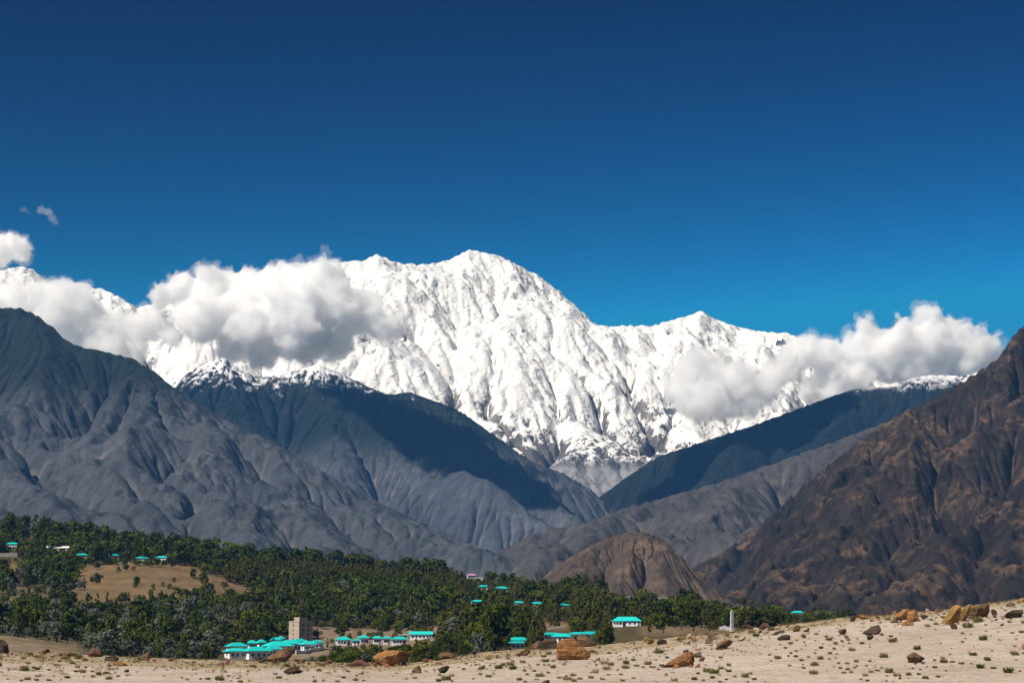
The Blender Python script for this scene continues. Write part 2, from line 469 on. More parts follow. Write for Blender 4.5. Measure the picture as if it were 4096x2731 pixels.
# --- right-hand back mountain
SKY_B2 = [(2180, 2120), (2300, 2040), (2390, 1985), (2480, 1915), (2620, 1825), (2800, 1765), (3000, 1700), (3150, 1645), (3300, 1590), (3400, 1555), (3560, 1545), (3640, 1510), (3720, 1498), (3850, 1503), (4000, 1450), (4400, 1400)]
B2_sp = [dict(p=[P(a, b, 10300 - 0.5 * max(0, 3000 - a)) for a, b in SKY_B2], k=0.60)]
for pts in (
    [(3000, 1700, 10300), (2850, 1860, 9700), (2700, 1980, 9200), (2560, 2060, 8800)],
    [(3400, 1555, 10300), (3250, 1760, 9600), (3050, 1900, 9100), (2850, 2000, 8700)],
    [(3560, 1545, 10300), (3520, 1700, 9800), (3400, 1850, 9300)],
    [(3720, 1500, 10300), (3760, 1700, 9700), (3700, 1850, 9200)]):
    B2_sp.append(dict(p=ln(*pts), k=0.66))
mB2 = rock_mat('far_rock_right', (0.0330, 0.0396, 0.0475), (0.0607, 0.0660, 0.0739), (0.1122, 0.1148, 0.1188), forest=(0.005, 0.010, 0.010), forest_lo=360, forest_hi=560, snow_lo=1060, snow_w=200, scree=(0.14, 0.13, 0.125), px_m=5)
build_mountain('back_mountain', (-100, 3400), (8000, 11800), 600, 520, B2_sp, -60, SKY_B2, mB2,
    'dark wooded mountain with a snow cap behind the brown right-hand slope', noise_amp=140, noise_len=900, ero=(22, 26000, 60), seed=23)

# --- left mountain
SKY_C = [(-800, 1000), (-300, 1160), (0, 1231), (70, 1231), (131, 1254), (174, 1280), (253, 1350), (296, 1381), (418, 1407), (522, 1431), (610, 1480), (679, 1541), (749, 1585), (836, 1637), (940, 1698), (1080, 1765), (1220, 1846), (1400, 1950), (1600, 2050), (1800, 2140), (2000, 2220), (2200, 2300)]
C_sp = [dict(p=[P(a, b, 6500 - 0.75 * max(0, a - 300)) for a, b in SKY_C], k=0.58)]
for pts in (
    [(-300, 1160, 6500), (-200, 1500, 5800), (-50, 1780, 5200), (120, 1930, 4900), (260, 2060, 4600)],
    [(131, 1254, 6500), (60, 1480, 6000), (-20, 1700, 5500)],
    [(296, 1381, 6500), (330, 1560, 6000), (420, 1750, 5500), (520, 1920, 5000), (600, 2050, 4700)],
    [(610, 1480, 6270), (560, 1650, 5800), (640, 1830, 5300), (760, 1980, 4900)],
    [(836, 1637, 6100), (800, 1800, 5600), (900, 1960, 5100), (1000, 2090, 4700)],
    [(1080, 1765, 5900), (1120, 1920, 5400), (1250, 2060, 4900), (1350, 2160, 4600)]):
    C_sp.append(dict(p=ln(*pts), k=0.64))
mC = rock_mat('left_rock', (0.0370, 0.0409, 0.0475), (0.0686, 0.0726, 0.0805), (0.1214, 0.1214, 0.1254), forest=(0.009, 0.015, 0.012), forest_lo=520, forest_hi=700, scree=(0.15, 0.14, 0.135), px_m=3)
build_mountain('left_mountain', (-2300, 500), (4000, 7700), 620, 640, C_sp, -60, SKY_C, mC,
    'big grey mountain on the left with a wooded upper crest', noise_amp=130, noise_len=650, ero=(26, 28000, 60), seed=31)

# --- right-hand foothills in front of the back mountain
SKY_C2 = [(1500, 2400), (1750, 2300), (1950, 2215), (2120, 2130), (2230, 2105), (2330, 2085), (2480, 2030), (2650, 1985), (2850, 1930), (3050, 1860), (3250, 1790), (3450, 1715), (3700, 1620), (4200, 1500)]
C2_sp = [dict(p=[P(a, b, 5400 + 0.5 * max(0, a - 2000)) for a, b in SKY_C2], k=0.58)]
for pts in (
    [(2850, 1930, 5825), (2750, 2060, 5400), (2600, 2180, 4900), (2480, 2260, 4500)],
    [(3050, 1860, 5925), (2960, 2020, 5400), (2850, 2160, 4900)],
    [(3250, 1790, 6025), (3200, 1960, 5500), (3080, 2120, 5000)],
    [(2480, 2030, 5640), (2380, 2130, 5200), (2240, 2220, 4700), (2100, 2290, 4300)],
    [(2120, 2130, 5460), (2060, 2210, 5000), (1980, 2280, 4600)],
    [(3450, 1715, 6100), (3420, 1900, 5500), (3300, 2100, 5000)]):
    C2_sp.append(dict(p=ln(*pts), k=0.64))
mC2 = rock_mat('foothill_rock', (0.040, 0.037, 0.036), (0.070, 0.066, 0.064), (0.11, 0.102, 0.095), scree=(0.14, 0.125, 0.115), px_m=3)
build_mountain('foothills', (-450, 2200), (4000, 7600), 560, 600, C2_sp, -60, SKY_C2, mC2,
    'bare grey foothills below the back mountain on the right', noise_amp=110, noise_len=600, ero=(26, 26000, 60), seed=43)

# --- small brown hill in the valley
SKY_D = [(2050, 2440), (2170, 2300), (2260, 2235), (2340, 2190), (2420, 2150), (2500, 2128), (2570, 2125), (2640, 2150), (2700, 2200), (2760, 2260), (2830, 2330), (2900, 2400)]
D_sp = [dict(p=[P(a, b, 2900) for a, b in SKY_D], k=0.60)]
for pts in (
    [(2420, 2150, 2900), (2330, 2260, 2800), (2230, 2370, 2700)],
    [(2540, 2126, 2900), (2520, 2260, 2790), (2500, 2390, 2680)],
    [(2640, 2150, 2900), (2660, 2280, 2800), (2680, 2400, 2690)]):
    D_sp.append(dict(p=ln(*pts), k=0.70))
mD = rock_mat('brown_hill_rock', (0.045, 0.034, 0.028), (0.085, 0.063, 0.048), (0.14, 0.10, 0.072), scree=(0.16, 0.112, 0.078), tan=(0.19, 0.13, 0.085), px_m=1.5)
build_mountain('brown_hill', (-60, 420), (2560, 3400), 380, 560, D_sp, -30, SKY_D, mD,
    'small rounded brown hill with gullies rising behind the trees', cat='hill', noise_amp=24, noise_len=150, crag=8, ero=(26, 16000, 60), seed=51)

# --- right brown mountain
SKY_E = [(2560, 2440), (2700, 2330), (2786, 2250), (2873, 2203), (2995, 2125), (3100, 2029), (3222, 1916), (3309, 1846), (3396, 1785), (3483, 1715), (3587, 1654), (3744, 1576), (3849, 1515), (3918, 1472), (3988, 1419), (4023, 1358), (4096, 1280), (4300, 1080), (4700, 850)]
E_sp = [dict(p=[P(a, b, 3300 + 0.55 * max(0, a - 2700)) for a, b in SKY_E], k=0.66)]
for pts in (
    [(3483, 1715, 3730), (3420, 1900, 3480), (3330, 2080, 3230), (3220, 2230, 3000), (3120, 2340, 2800)],
    [(3744, 1576, 3870), (3640, 1800, 3560), (3540, 2000, 3280), (3430, 2200, 3000), (3340, 2330, 2800)],
    [(4023, 1358, 4020), (3960, 1650, 3650), (3880, 1900, 3300), (3720, 2120, 2950), (3600, 2280, 2700), (3460, 2400, 2500)],
    [(4096, 1280, 4060), (4120, 1650, 3600), (4080, 1950, 3200), (3980, 2200, 2800), (3860, 2370, 2550)],
    [(3222, 1916, 3580), (3160, 2080, 3300), (3060, 2220, 3050), (2960, 2330, 2850)],
    [(4300, 1080, 4170), (4320, 1600, 3600), (4260, 2050, 3000), (4200, 2300, 2600)]):
    E_sp.append(dict(p=ln(*pts), k=0.85))
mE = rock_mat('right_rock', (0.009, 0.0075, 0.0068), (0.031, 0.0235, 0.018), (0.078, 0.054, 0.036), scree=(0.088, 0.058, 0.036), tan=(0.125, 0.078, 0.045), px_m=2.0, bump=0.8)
build_mountain('right_mountain', (60, 1500), (2350, 4500), 620, 760, E_sp, -40, SKY_E, mE,
    'dark brown bare mountain on the right, cut by steep gullies', noise_amp=150, noise_len=420, seed=61, carve=(0.5, 0.8, 0.9), sharp=0.12, fine=0.45, crag=24)
# ------------------------------------------------------------------ clouds: soft volumes in closed hulls
def cloud_mat(name, dens):
    m, n, l = new_mat(name)
    out = n.new('ShaderNodeOutputMaterial')
    v = n.new('ShaderNodeVolumePrincipled')
    v.inputs['Color'].default_value = (0.995, 0.995, 0.995, 1)
    v.inputs['Density'].default_value = dens
    v.inputs['Anisotropy'].default_value = 0.0
    l.new(v.outputs[0], out.inputs['Volume'])
    return m
def ico(sub):
    bm = bmesh.new(); bmesh.ops.create_icosphere(bm, subdivisions=sub, radius=1.0)
    v = np.array([x.co[:] for x in bm.verts]); f = np.array([[q.index for q in x.verts] for x in bm.faces]); bm.free()
    return v, f
ICO2, ICO3 = ico(2), ico(3)
def cloud(name, balls, D, dens, label, seed, voxel=15, disp=55, dlen=190, flat=None):
    """balls: (px, py, radius in px, depth offset in m)"""
    g = np.random.default_rng(seed)
    V, F, off = [], [], 0
    def add(c, r):
        nonlocal off
        v, f = ICO3
        s = np.array([1.0, 1.0, g.uniform(0.8, 1.0)])
        V.append(v * r * s + c); F.append(f + off); off += len(v)
    k = D / FPX
    for (px, py, r, dd) in balls:
        c = P(px, py, D + dd); rm = r * k
        add(c, rm)
        for j in range(9):      # smaller puffs budding from the big one, mostly upward
            a = g.uniform(0, 2 * np.pi); e = g.uniform(-0.25, 1.2)
            d = np.array([np.cos(a) * np.cos(e), np.sin(a) * np.cos(e), np.sin(e)])
            rr = rm * g.uniform(0.28, 0.5)
            add(c + d * (rm * 0.85), rr)
            for q in range(2):
                d2 = d + g.normal(0, 0.6, 3); d2 /= np.linalg.norm(d2)
                add(c + d * (rm * 0.85) + d2 * rr * 0.9, rr * g.uniform(0.3, 0.5))
    V = np.concatenate(V); F = np.concatenate(F)
    if flat is not None:
        zf = P(balls[0][0], flat, D)[2]
        V[:, 2] = np.where(V[:, 2] < zf, zf + (V[:, 2] - zf) * 0.3, V[:, 2])
    o = mesh_np(name, V, F, cloud_mat(name + '_vapour', dens))
    md = o.modifiers.new('merge', 'REMESH'); md.mode = 'VOXEL'; md.voxel_size = voxel
    tx = bpy.data.textures.new(name + '_billow', 'CLOUDS'); tx.noise_scale = dlen; tx.noise_depth = 4
    def settle():
        dg = bpy.context.evaluated_depsgraph_get()
        return bpy.data.meshes.new_from_object(o.evaluated_get(dg))
    d1 = o.modifiers.new('billow', 'DISPLACE'); d1.texture = tx; d1.texture_coords = 'GLOBAL'; d1.strength = disp * 2; d1.mid_level = 0.5
    t2 = bpy.data.textures.new(name + '_curl', 'CLOUDS'); t2.noise_scale = dlen * 0.45; t2.noise_depth = 4; t2.noise_type = 'HARD_NOISE'
    d2 = o.modifiers.new('curl', 'DISPLACE'); d2.texture = t2; d2.texture_coords = 'GLOBAL'; d2.strength = disp * 1.1; d2.mid_level = 0.45
    me = settle()
    # a thin ragged fringe of vapour round the dense heart
    d1.strength = disp * 3.4; d1.mid_level = 0.45; d2.strength = disp * 2.2; d2.mid_level = 0.35
    mf = settle()
    o.modifiers.clear(); o.data = me
    fr = bpy.data.objects.new('fringe', mf); COL.objects.link(fr); fr.parent = o
    mf.materials.clear(); mf.materials.append(cloud_mat(name + '_fringe_vapour', dens * 0.20))
    tag(o, label, 'cloud', 'clouds round the snow mountain')
    return o
cloud('cloud', [(640, 1190, 60, 0), (730, 1150, 75, 100), (860, 1180, 100, 0), (820, 1270, 110, -50), (960, 1150, 85, 60), (1060, 1180, 110, 0), (1000, 1300, 130, -80), (1130, 1140, 85, 60), (1220, 1150, 105, 0), (1300, 1090, 62, 80), (1300, 1180, 120, 0), (1180, 1300, 150, -80), (1360, 1260, 120, -30), (1460, 1250, 90, 20), (1540, 1310, 70, 0), (1340, 1370, 85, 0), (940, 1400, 75, 60), (1060, 1420, 75, 0), (1220, 1410, 70, 0)], 12600, 0.019,
    'largest white cloud, hiding the shoulder of the snow mountain', 2)
cloud('cloud', [(-60, 1230, 110, 0), (60, 1210, 85, 0), (160, 1190, 70, 0), (280, 1180, 75, 0), (350, 1240, 80, 0), (220, 1290, 90, -40), (420, 1290, 80, 0), (520, 1310, 70, 30), (350, 1370, 70, 0), (600, 1330, 55, 40), (480, 1390, 50, 0), (690, 1290, 40, 60), (150, 1330, 90, 0), (260, 1390, 80, 0), (430, 1400, 70, 0), (20, 1340, 100, 0), (560, 1420, 50, 0), (610, 1270, 55, 0), (690, 1350, 45, 0), (560, 1350, 55, 0)], 12700, 0.016,
    'long white cloud bank lying behind the left mountain crest', 5)
cloud('cloud', [(-20, 1010, 70, 0), (50, 990, 55, 0), (85, 1010, 45, 0), (60, 960, 30, 0)], 14600, 0.026,
    'small rounded cloud above the leftmost snow top', 6)
cloud('cloud', [(2760, 1500, 85, 0), (2850, 1480, 85, 40), (2950, 1540, 100, 0), (2800, 1600, 95, -40), (2900, 1640, 70, 0), (3050, 1560, 80, 0), (2700, 1560, 50, 0), (3130, 1500, 70, 40), (2980, 1630, 60, 0)], 12600, 0.013,
    'round grey-white cloud in front of the lower right snow peak', 8)
cloud('cloud', [(3180, 1430, 75, 0), (3300, 1420, 75, 0), (3330, 1500, 80, 0), (3440, 1410, 80, 0), (3480, 1330, 60, 0), (3560, 1380, 95, -40), (3620, 1310, 60, 0), (3720, 1300, 62, 0), (3720, 1400, 110, 0), (3830, 1340, 72, 0), (3900, 1400, 85, 0), (3960, 1380, 50, 0), (3560, 1470, 80, 0), (3240, 1560, 60, 0), (3640, 1470, 90, -20), (3760, 1470, 85, 0), (3880, 1460, 70, 0), (3420, 1520, 80, 0), (3330, 1580, 70, 0), (3960, 1440, 50, 0)], 13000, 0.018,
    'long white cloud beside the brown right-hand mountain', 9)
cloud('cloud', [(1700, 1460, 52, 0), (1780, 1500, 58, 0), (1620, 1420, 50, 0), (1560, 1370, 45, 0), (1850, 1480, 40, 0)], 12500, 0.0035,
    'thin grey wisp of cloud on the lower snow face', 12, disp=40)
cloud('cloud', [(165, 838, 18, 0), (188, 852, 22, 0), (208, 872, 18, 0), (222, 888, 11, 0)], 14600, 0.0045,
    'tiny wisp of cloud alone in the blue sky', 13, voxel=9, disp=22, dlen=70)

# ------------------------------------------------------------------ valley floor and haze
gm = NT('valley_gravel')
gm.color(gm.mix(gm.noise(1 / 60, 6), (0.15, 0.13, 0.11), (0.26, 0.225, 0.19)))
V = [(-6000, -1500, -44), (6000, -1500, -44), (6000, 7850, -44), (-6000, 7850, -44)]
tag(mesh_np('valley_ground', V, [[0, 1, 2, 3]], gm.m), 'gravel valley floor', 'ground', kind='structure')

def haze():
    m, n, l = new_mat('haze_air')
    out = n.new('ShaderNodeOutputMaterial')
    v = n.new('ShaderNodeVolumePrincipled')
    v.inputs['Color'].default_value = (0.12, 0.39, 0.90, 1)
    v.inputs['Density'].default_value = 2.6e-5
    l.new(v.outputs[0], out.inputs['Volume'])
    x0, x1, y0, y1, z0, z1 = -6300, 6300, -1800, 7930, -150, 1150
    V = [(x, y, z) for z in (z0, z1) for y in (y0, y1) for x in (x0, x1)]
    F = [[0, 2, 3, 1], [4, 5, 7, 6], [0, 1, 5, 4], [2, 6, 7, 3], [0, 4, 6, 2], [1, 3, 7, 5]]
    o = mesh_np('haze', V, F, m, smooth=False)
    tag(o, 'thin blue haze filling the valley air', 'haze', kind='stuff')
haze()

cloud('cloud', [(95, 838, 13, 0), (108, 848, 11, 0), (118, 856, 8, 0)], 14600, 0.002,
    'faint scrap of vapour in the sky left of the tiny wisp', 14, voxel=9, disp=18, dlen=60)

# clouds higher up, over the valley: their shadows lie on the flanks behind
def high_cloud(a, b, r, label, seed):
    pts = []
    for i in range(7):
        q = np.array(a) + (np.array(b) - np.array(a)) * i / 6
        px, py = proj(*q)
        pts.append((float(px), float(py), r * FPX / q[1] * (0.75 + 0.5 * ((i * 37) % 5) / 5), float(q[1]) - 9000.0))
    cloud('cloud', pts, 9000, 0.02, label, seed, voxel=24)
high_cloud((-2006, 9332, 2900), (-1442, 8046, 2900), 175, 'cloud high over the middle mountain, shading its right flank', 41)
high_cloud((-916, 8598, 2900), (109, 9138, 2900), 170, 'cloud high over the valley, shading the wooded back mountain', 42)
# ------------------------------------------------------------------ near land: sand bank in front, wooded bench behind
KX = [-900, 0, 150, 320, 400, 600, 800, 1000, 1200, 1400, 1600, 1750, 2000, 2200, 2400, 2600, 2800, 3000, 3200, 3400, 3700, 4096, 5000]
KD = [210, 300, 425, 520, 600, 700, 820, 950, 1100, 1250, 1400, 1550, 1700, 1850, 2100, 2600]
KY = {
 210: [2738] * 19 + [2736, 2734, 2730, 2720],
 300: [2668, 2668, 2670, 2672, 2674, 2676, 2682, 2686, 2690, 2692, 2692, 2688, 2672, 2662, 2650, 2640, 2632, 2618, 2602, 2588, 2570, 2545, 2500],
 425: [2612, 2612, 2615, 2620, 2624, 2630, 2640, 2644, 2648, 2655, 2656, 2636, 2604, 2592, 2582, 2559, 2540, 2517, 2492, 2466, 2444, 2398, 2330],
 520: [2612, 2610, 2612, 2622, 2635, 2650, 2658, 2662, 2664, 2668, 2668, 2650, 2620, 2606, 2594, 2572, 2553, 2530, 2506, 2482, 2460, 2420, 2370],
 600: [2580, 2582, 2590, 2608, 2632, 2650, 2660, 2662, 2664, 2664, 2662, 2648, 2622, 2606, 2592, 2570, 2552, 2532, 2510, 2490, 2475, 2450, 2420],
 700: [2542, 2546, 2556, 2580, 2615, 2640, 2652, 2656, 2656, 2654, 2650, 2638, 2615, 2598, 2584, 2562, 2545, 2528, 2510, 2492, 2480, 2465, 2450],
 820: [2535, 2540, 2548, 2565, 2590, 2618, 2640, 2646, 2644, 2642, 2636, 2620, 2602, 2586, 2570, 2548, 2536, 2522, 2505, 2490, 2480, 2472, 2465],
 950: [2505, 2510, 2515, 2525, 2540, 2580, 2620, 2634, 2630, 2620, 2600, 2580, 2570, 2558, 2540, 2525, 2520, 2512, 2500, 2488, 2480, 2476, 2472],
 1100: [2465, 2470, 2470, 2470, 2480, 2500, 2540, 2575, 2590, 2580, 2560, 2550, 2530, 2518, 2505, 2500, 2498, 2492, 2486, 2482, 2480, 2478, 2476],
 1250: [2405, 2410, 2415, 2425, 2432, 2440, 2440, 2445, 2505, 2520, 2505, 2490, 2480, 2470, 2468, 2470, 2475, 2478, 2480, 2480, 2480, 2480, 2480],
 1400: [2330, 2335, 2340, 2345, 2340, 2335, 2345, 2390, 2425, 2440, 2440, 2435, 2430, 2430, 2440, 2450, 2460, 2468, 2475, 2480, 2480, 2480, 2480],
 1550: [2235, 2240, 2250, 2268, 2262, 2252, 2268, 2318, 2330, 2345, 2365, 2375, 2385, 2395, 2415, 2430, 2445, 2458, 2470, 2480, 2480, 2480, 2480],
 1700: [2150, 2160, 2170, 2192, 2207, 2224, 2246, 2274, 2292, 2312, 2328, 2340, 2356, 2370, 2395, 2410, 2430, 2448, 2465, 2478, 2480, 2480, 2480],
 1850: [2115, 2125, 2135, 2152, 2165, 2200, 2222, 2246, 2260, 2278, 2294, 2306, 2340, 2355, 2385, 2405, 2425, 2445, 2462, 2478, 2480, 2480, 2480],
 2100: [2130, 2140, 2150, 2170, 2190, 2215, 2240, 2265, 2285, 2300, 2320, 2335, 2365, 2395, 2420, 2440, 2455, 2470, 2480, 2490, 2490, 2490, 2490],
 2600: [2530] * 23}
_tab = np.array([[P(2048, y, d)[2] for y in KY[d]] for d in KD])
_lD = np.log(np.array(KD, float))
def ground(px, D):
    px = np.asarray(px, float); D = np.asarray(D, float)
    fx = np.interp(px, KX, np.arange(len(KX))); fd = np.interp(np.log(np.maximum(D, 1)), _lD, np.arange(len(KD)))
    i = np.clip(fx.astype(int), 0, len(KX) - 2); j = np.clip(fd.astype(int), 0, len(KD) - 2)
    u = fx - i; v = fd - j
    u = u * u * (3 - 2 * u) * 0.5 + u * 0.5; v = v * v * (3 - 2 * v) * 0.4 + v * 0.6
    z = _tab[j, i] * (1 - u) * (1 - v) + _tab[j, i + 1] * u * (1 - v) + _tab[j + 1, i] * (1 - u) * v + _tab[j + 1, i + 1] * u * v
    z = np.where(D < 210, np.minimum(z, -6.2 - (210 - D) * 0.004), z)
    x = (px - 2048) / FPX * D
    a = np.interp(D, [60, 300, 480, 700, 2000], [0.15, 0.40, 0.55, 1.3, 2.5])
    z = z + a * (fbm(x / 22, D / 22, 4, 0.5, seed=3) + 0.5 * fbm(x / 6.0, D / 6.0, 3, 0.5, seed=4) * (D < 560))
    return z
def gpx(x, y):          # ground position -> photo column
    return x / y * FPX / 1.0 + 2048
def gz(x, y):
    return float(ground(gpx(x, y), y))
def hit(px, py, d0=205, d1=2000):
    """where the sight line of a photo pixel meets the near land"""
    D = np.exp(np.linspace(math.log(d0), math.log(d1), 900))
    zz = ground(px, D)
    x = (px - 2048) / FPX * D
    _, yy = proj(x, D, zz)
    k = np.where(yy <= py)[0]
    k = k[0] if len(k) else int(np.argmin(yy))
    return float(x[k]), float(D[k]), float(zz[k])

def inpoly(px, py, poly):
    px = np.asarray(px); py = np.asarray(py); c = np.zeros(px.shape, bool)
    n = len(poly)
    for i in range(n):
        x1, y1 = poly[i]; x2, y2 = poly[i - 1]
        if y1 == y2: continue
        k = ((y1 > py) != (y2 > py)) & (px < (x2 - x1) * (py - y1) / (y2 - y1) + x1)
        c ^= k
    return c
BARE_HILL = [(285, 2300), (330, 2262), (480, 2248), (620, 2243), (760, 2262), (850, 2298), (960, 2338), (1045, 2372), (1068, 2395), (1000, 2408), (960, 2436), (900, 2424), (800, 2420), (700, 2440), (560, 2446), (420, 2445), (300, 2440), (320, 2400), (350, 2360), (300, 2340)]
BARE_LEFT = [(-200, 2240), (50, 2245), (85, 2270), (95, 2305), (60, 2332), (-200, 2345)]
DRY_LEFT = [(-200, 2350), (150, 2345), (430, 2350), (430, 2440), (300, 2462), (-200, 2475)]
SANDY_LEFT = [(-400, 2535), (0, 2540), (160, 2552), (330, 2575), (395, 2625), (395, 2700), (-400, 2700)]
YARD = [(1190, 2505), (1300, 2500), (1420, 2515), (1640, 2520), (1740, 2505), (1850, 2520), (1845, 2555), (1700, 2572), (1640, 2592), (1480, 2600), (1300, 2615), (1230, 2600)]
STRIP = [(1075, 2306), (1200, 2318), (1500, 2342), (1480, 2352), (1300, 2344), (1075, 2322)]
SCREE = [(2090, 2512), (2180, 2486), (2290, 2486), (2275, 2512), (2190, 2520)]
SHADE_SOIL = [(2560, 2500), (2920, 2500), (2950, 2530), (2820, 2545), (2560, 2540)]
PATH = [(940, 2608), (1215, 2614), (1330, 2592), (1470, 2580), (1340, 2610), (1200, 2640), (900, 2640)]
BARES = [BARE_HILL, BARE_LEFT, SANDY_LEFT, YARD, STRIP, SCREE, SHADE_SOIL, PATH]

def land(name, d0, d1, nd, p0, p1, npx, mat, label, masks):
    D = np.exp(np.linspace(math.log(d0), math.log(d1), nd)); px = np.concatenate([np.linspace(-9000, p0, 160)[:-1], np.linspace(p0, p1, npx), np.linspace(p1, 13000, 160)[1:]]); npx = len(px)
    PX, DD = np.meshgrid(px, D)
    Z = ground(PX, DD); X = (PX - 2048) / FPX * DD
    o = mesh_np(name, np.stack([X, DD, Z], -1).reshape(-1, 3), grid_faces(npx, nd), mat)
    qx, qy = proj(X, DD, Z)
    nz = 14 * fbm(X / 9, DD / 9, 4, seed=8); nz2 = 8 * fbm(X / 9, DD / 9, 4, seed=9)
    for an, polys in masks.items():
        m = np.zeros(X.shape, np.float32)
        for p in polys: m = np.maximum(m, inpoly(qx + nz, qy + nz2 * 0.6, p).astype(np.float32))
        m = blur(m, 2)
        at = o.data.attributes.new(an, 'FLOAT', 'POINT'); at.data.foreach_set('value', m.ravel().astype(np.float32))
    tag(o, label, 'ground', kind='structure')
    return o
def attr(t, n):
    a = t.n.new('ShaderNodeAttribute'); a.attribute_name = n; return a.outputs['Fac']

t = NT('pale_sand')
n1 = t.noise(1 / 25, 6, 0.6); n2 = t.noise(1 / 3.0, 6, 0.7); n3 = t.noise(1 / 0.5, 4, 0.7); st = t.noise(1 / 5.0, 5, 0.6, stretch=(0.25, 1, 1))
c = t.mix(t.ramp(n1, 0.35, 0.65), (0.46, 0.387, 0.323), (0.55, 0.477, 0.408))
c = t.mix(t.ramp(n2, 0.46, 0.68, 0, 0.75), c, (0.36, 0.275, 0.205))
c = t.mix(t.ramp(n3, 0.54, 0.72, 0, 0.75), c, (0.25, 0.185, 0.13))
pb = t.noise(1 / 0.9, 2, 0.5)
c = t.mix(t.ramp(pb, 0.66, 0.70, 0, 0.85), c, (0.13, 0.085, 0.055))
c = t.mix(t.ramp(st, 0.52, 0.68, 0, 0.45), c, (0.60, 0.525, 0.45))
c = t.mix(t.math('MULTIPLY', attr(t, 'crest'), t.ramp(n2, 0.36, 0.60, 0.25, 0.95)), c, (0.30, 0.225, 0.115))
t.color(c)
t.bump(t.math('ADD', t.math('MULTIPLY', n2, 1.0), t.math('MULTIPLY', n3, 0.5)), 1.0, 1.0)
sandm = t.m
def crest_poly():
    xs = [-900] + list(range(0, 4200, 200)) + [5000]
    y = lambda x: float(np.interp(x, KX, KY[425]))
    w = lambda x: float(np.interp(x, [0, 700, 1200, 1700, 2400, 3000, 4096], [40, 34, 26, 26, 34, 26, 12]))
    return [(x, y(x) - 60) for x in xs] + [(x, y(x) + w(x)) for x in reversed(xs)]
land('sand_bank', 12, 486, 460, -900, 5000, 900, sandm, 'pale sandy river bank sloping up to the right', {'crest': [crest_poly()]})

V = [(-3000, -1500, -8.6), (3000, -1500, -8.6), (3000, 200, -8.6), (-3000, 200, -8.6)]
tag(mesh_np('river_flat', V, [[0, 1, 2, 3]], sandm), 'flat sandy river bed around the viewpoint', 'ground', kind='structure')
t = NT('bench_soil')
n1 = t.noise(1 / 30, 6, 0.6); n2 = t.noise(1 / 6.0, 6, 0.7); n3 = t.noise(1 / 1.5, 4, 0.7); st = t.noise(1 / 10, 5, 0.65, stretch=(1, 0.3, 1), dist=0.6)
c = t.mix(t.ramp(n2, 0.35, 0.65), (0.040, 0.036, 0.018), (0.085, 0.066, 0.032))
dry = t.mix(t.ramp(n2, 0.38, 0.62), (0.085, 0.066, 0.034), (0.165, 0.115, 0.070))
c = t.mix(attr(t, 'dry'), c, dry)
br = t.mix(t.ramp(n1, 0.36, 0.62), (0.120, 0.083, 0.042), (0.170, 0.112, 0.062))
br = t.mix(t.ramp(n2, 0.46, 0.68, 0, 0.8), br, (0.095, 0.076, 0.040))
br = t.mix(t.ramp(st, 0.60, 0.70, 0, 0.6), br, (0.25, 0.17, 0.095))
c = t.mix(attr(t, 'bare'), c, br)
sd = t.mix(t.ramp(n2, 0.38, 0.62), (0.13, 0.098, 0.066), (0.25, 0.19, 0.135))
sd = t.mix(t.ramp(n1, 0.48, 0.60, 0, 0.75), sd, (0.105, 0.088, 0.042))
c = t.mix(attr(t, 'sandy'), c, sd)
c = t.mix(t.ramp(n3, 0.55, 0.8, 0, 0.4), c, (0.05, 0.042, 0.024))
c = t.mix(attr(t, 'stony'), c, t.mix(t.ramp(n2, 0.35, 0.65), (0.050, 0.042, 0.036), (0.085, 0.068, 0.056)))
t.color(c)
t.bump(t.math('ADD', n2, t.math('MULTIPLY', n3, 0.4)), 0.7, 0.9)
benchm = t.m
land('hillside', 486, 2600, 420, -900, 5000, 900, benchm, 'wooded bench of land rising behind the sand bank',
     {'bare': [BARE_HILL, BARE_LEFT, STRIP, SCREE], 'dry': [DRY_LEFT, SHADE_SOIL], 'sandy': [SANDY_LEFT, YARD, PATH], 'stony': [[(3440, 2300), (5200, 2100), (5200, 2700), (3440, 2700)]]})
# ------------------------------------------------------------------ trees
def foliage_mat(name, a, b, c2, lo=0.3, hi=0.7):
    t = NT(name, rough=0.75, spec=0.1)
    n1 = t.noise(1 / 9.0, 4, 0.75, vec=t.geo.outputs['Position']); n2 = t.noise(1 / 1.3, 2, 0.5, vec=t.geo.outputs['Position'])
    c = t.mix(t.ramp(n1, lo, hi), a, b)
    c = t.mix(t.ramp(n2, 0.5, 0.75, 0, 0.6), c, c2)
    t.color(c)
    tr = t.n.new('ShaderNodeBsdfTranslucent'); t.l.new(c, tr.inputs[0])
    ms = t.n.new('ShaderNodeMixShader'); ms.inputs[0].default_value = 0.2
    t.l.new(t.b.outputs[0], ms.inputs[1]); t.l.new(tr.outputs[0], ms.inputs[2]); t.l.new(ms.outputs[0], t.out.inputs[0])
    return t.m
FM = dict(
    broad=foliage_mat('leaf_dark_green', (0.014, 0.028, 0.004), (0.076, 0.095, 0.006), (0.130, 0.146, 0.010), 0.40, 0.68),
    bright=foliage_mat('leaf_bright_green', (0.055, 0.080, 0.007), (0.105, 0.130, 0.009), (0.155, 0.172, 0.015)),
    olive=foliage_mat('leaf_silver_grey', (0.070, 0.084, 0.060), (0.120, 0.135, 0.100), (0.170, 0.180, 0.140)),
    pine=foliage_mat('needle_olive', (0.040, 0.046, 0.008), (0.095, 0.092, 0.014), (0.13, 0.112, 0.022)),
    poplar=foliage_mat('leaf_mid_green', (0.034, 0.055, 0.007), (0.070, 0.095, 0.010), (0.12, 0.145, 0.016)))
t = NT('bark'); t.color(t.mix(t.noise(3.0, 4, 0.6), (0.05, 0.038, 0.028), (0.12, 0.095, 0.07))); barkm = t.m

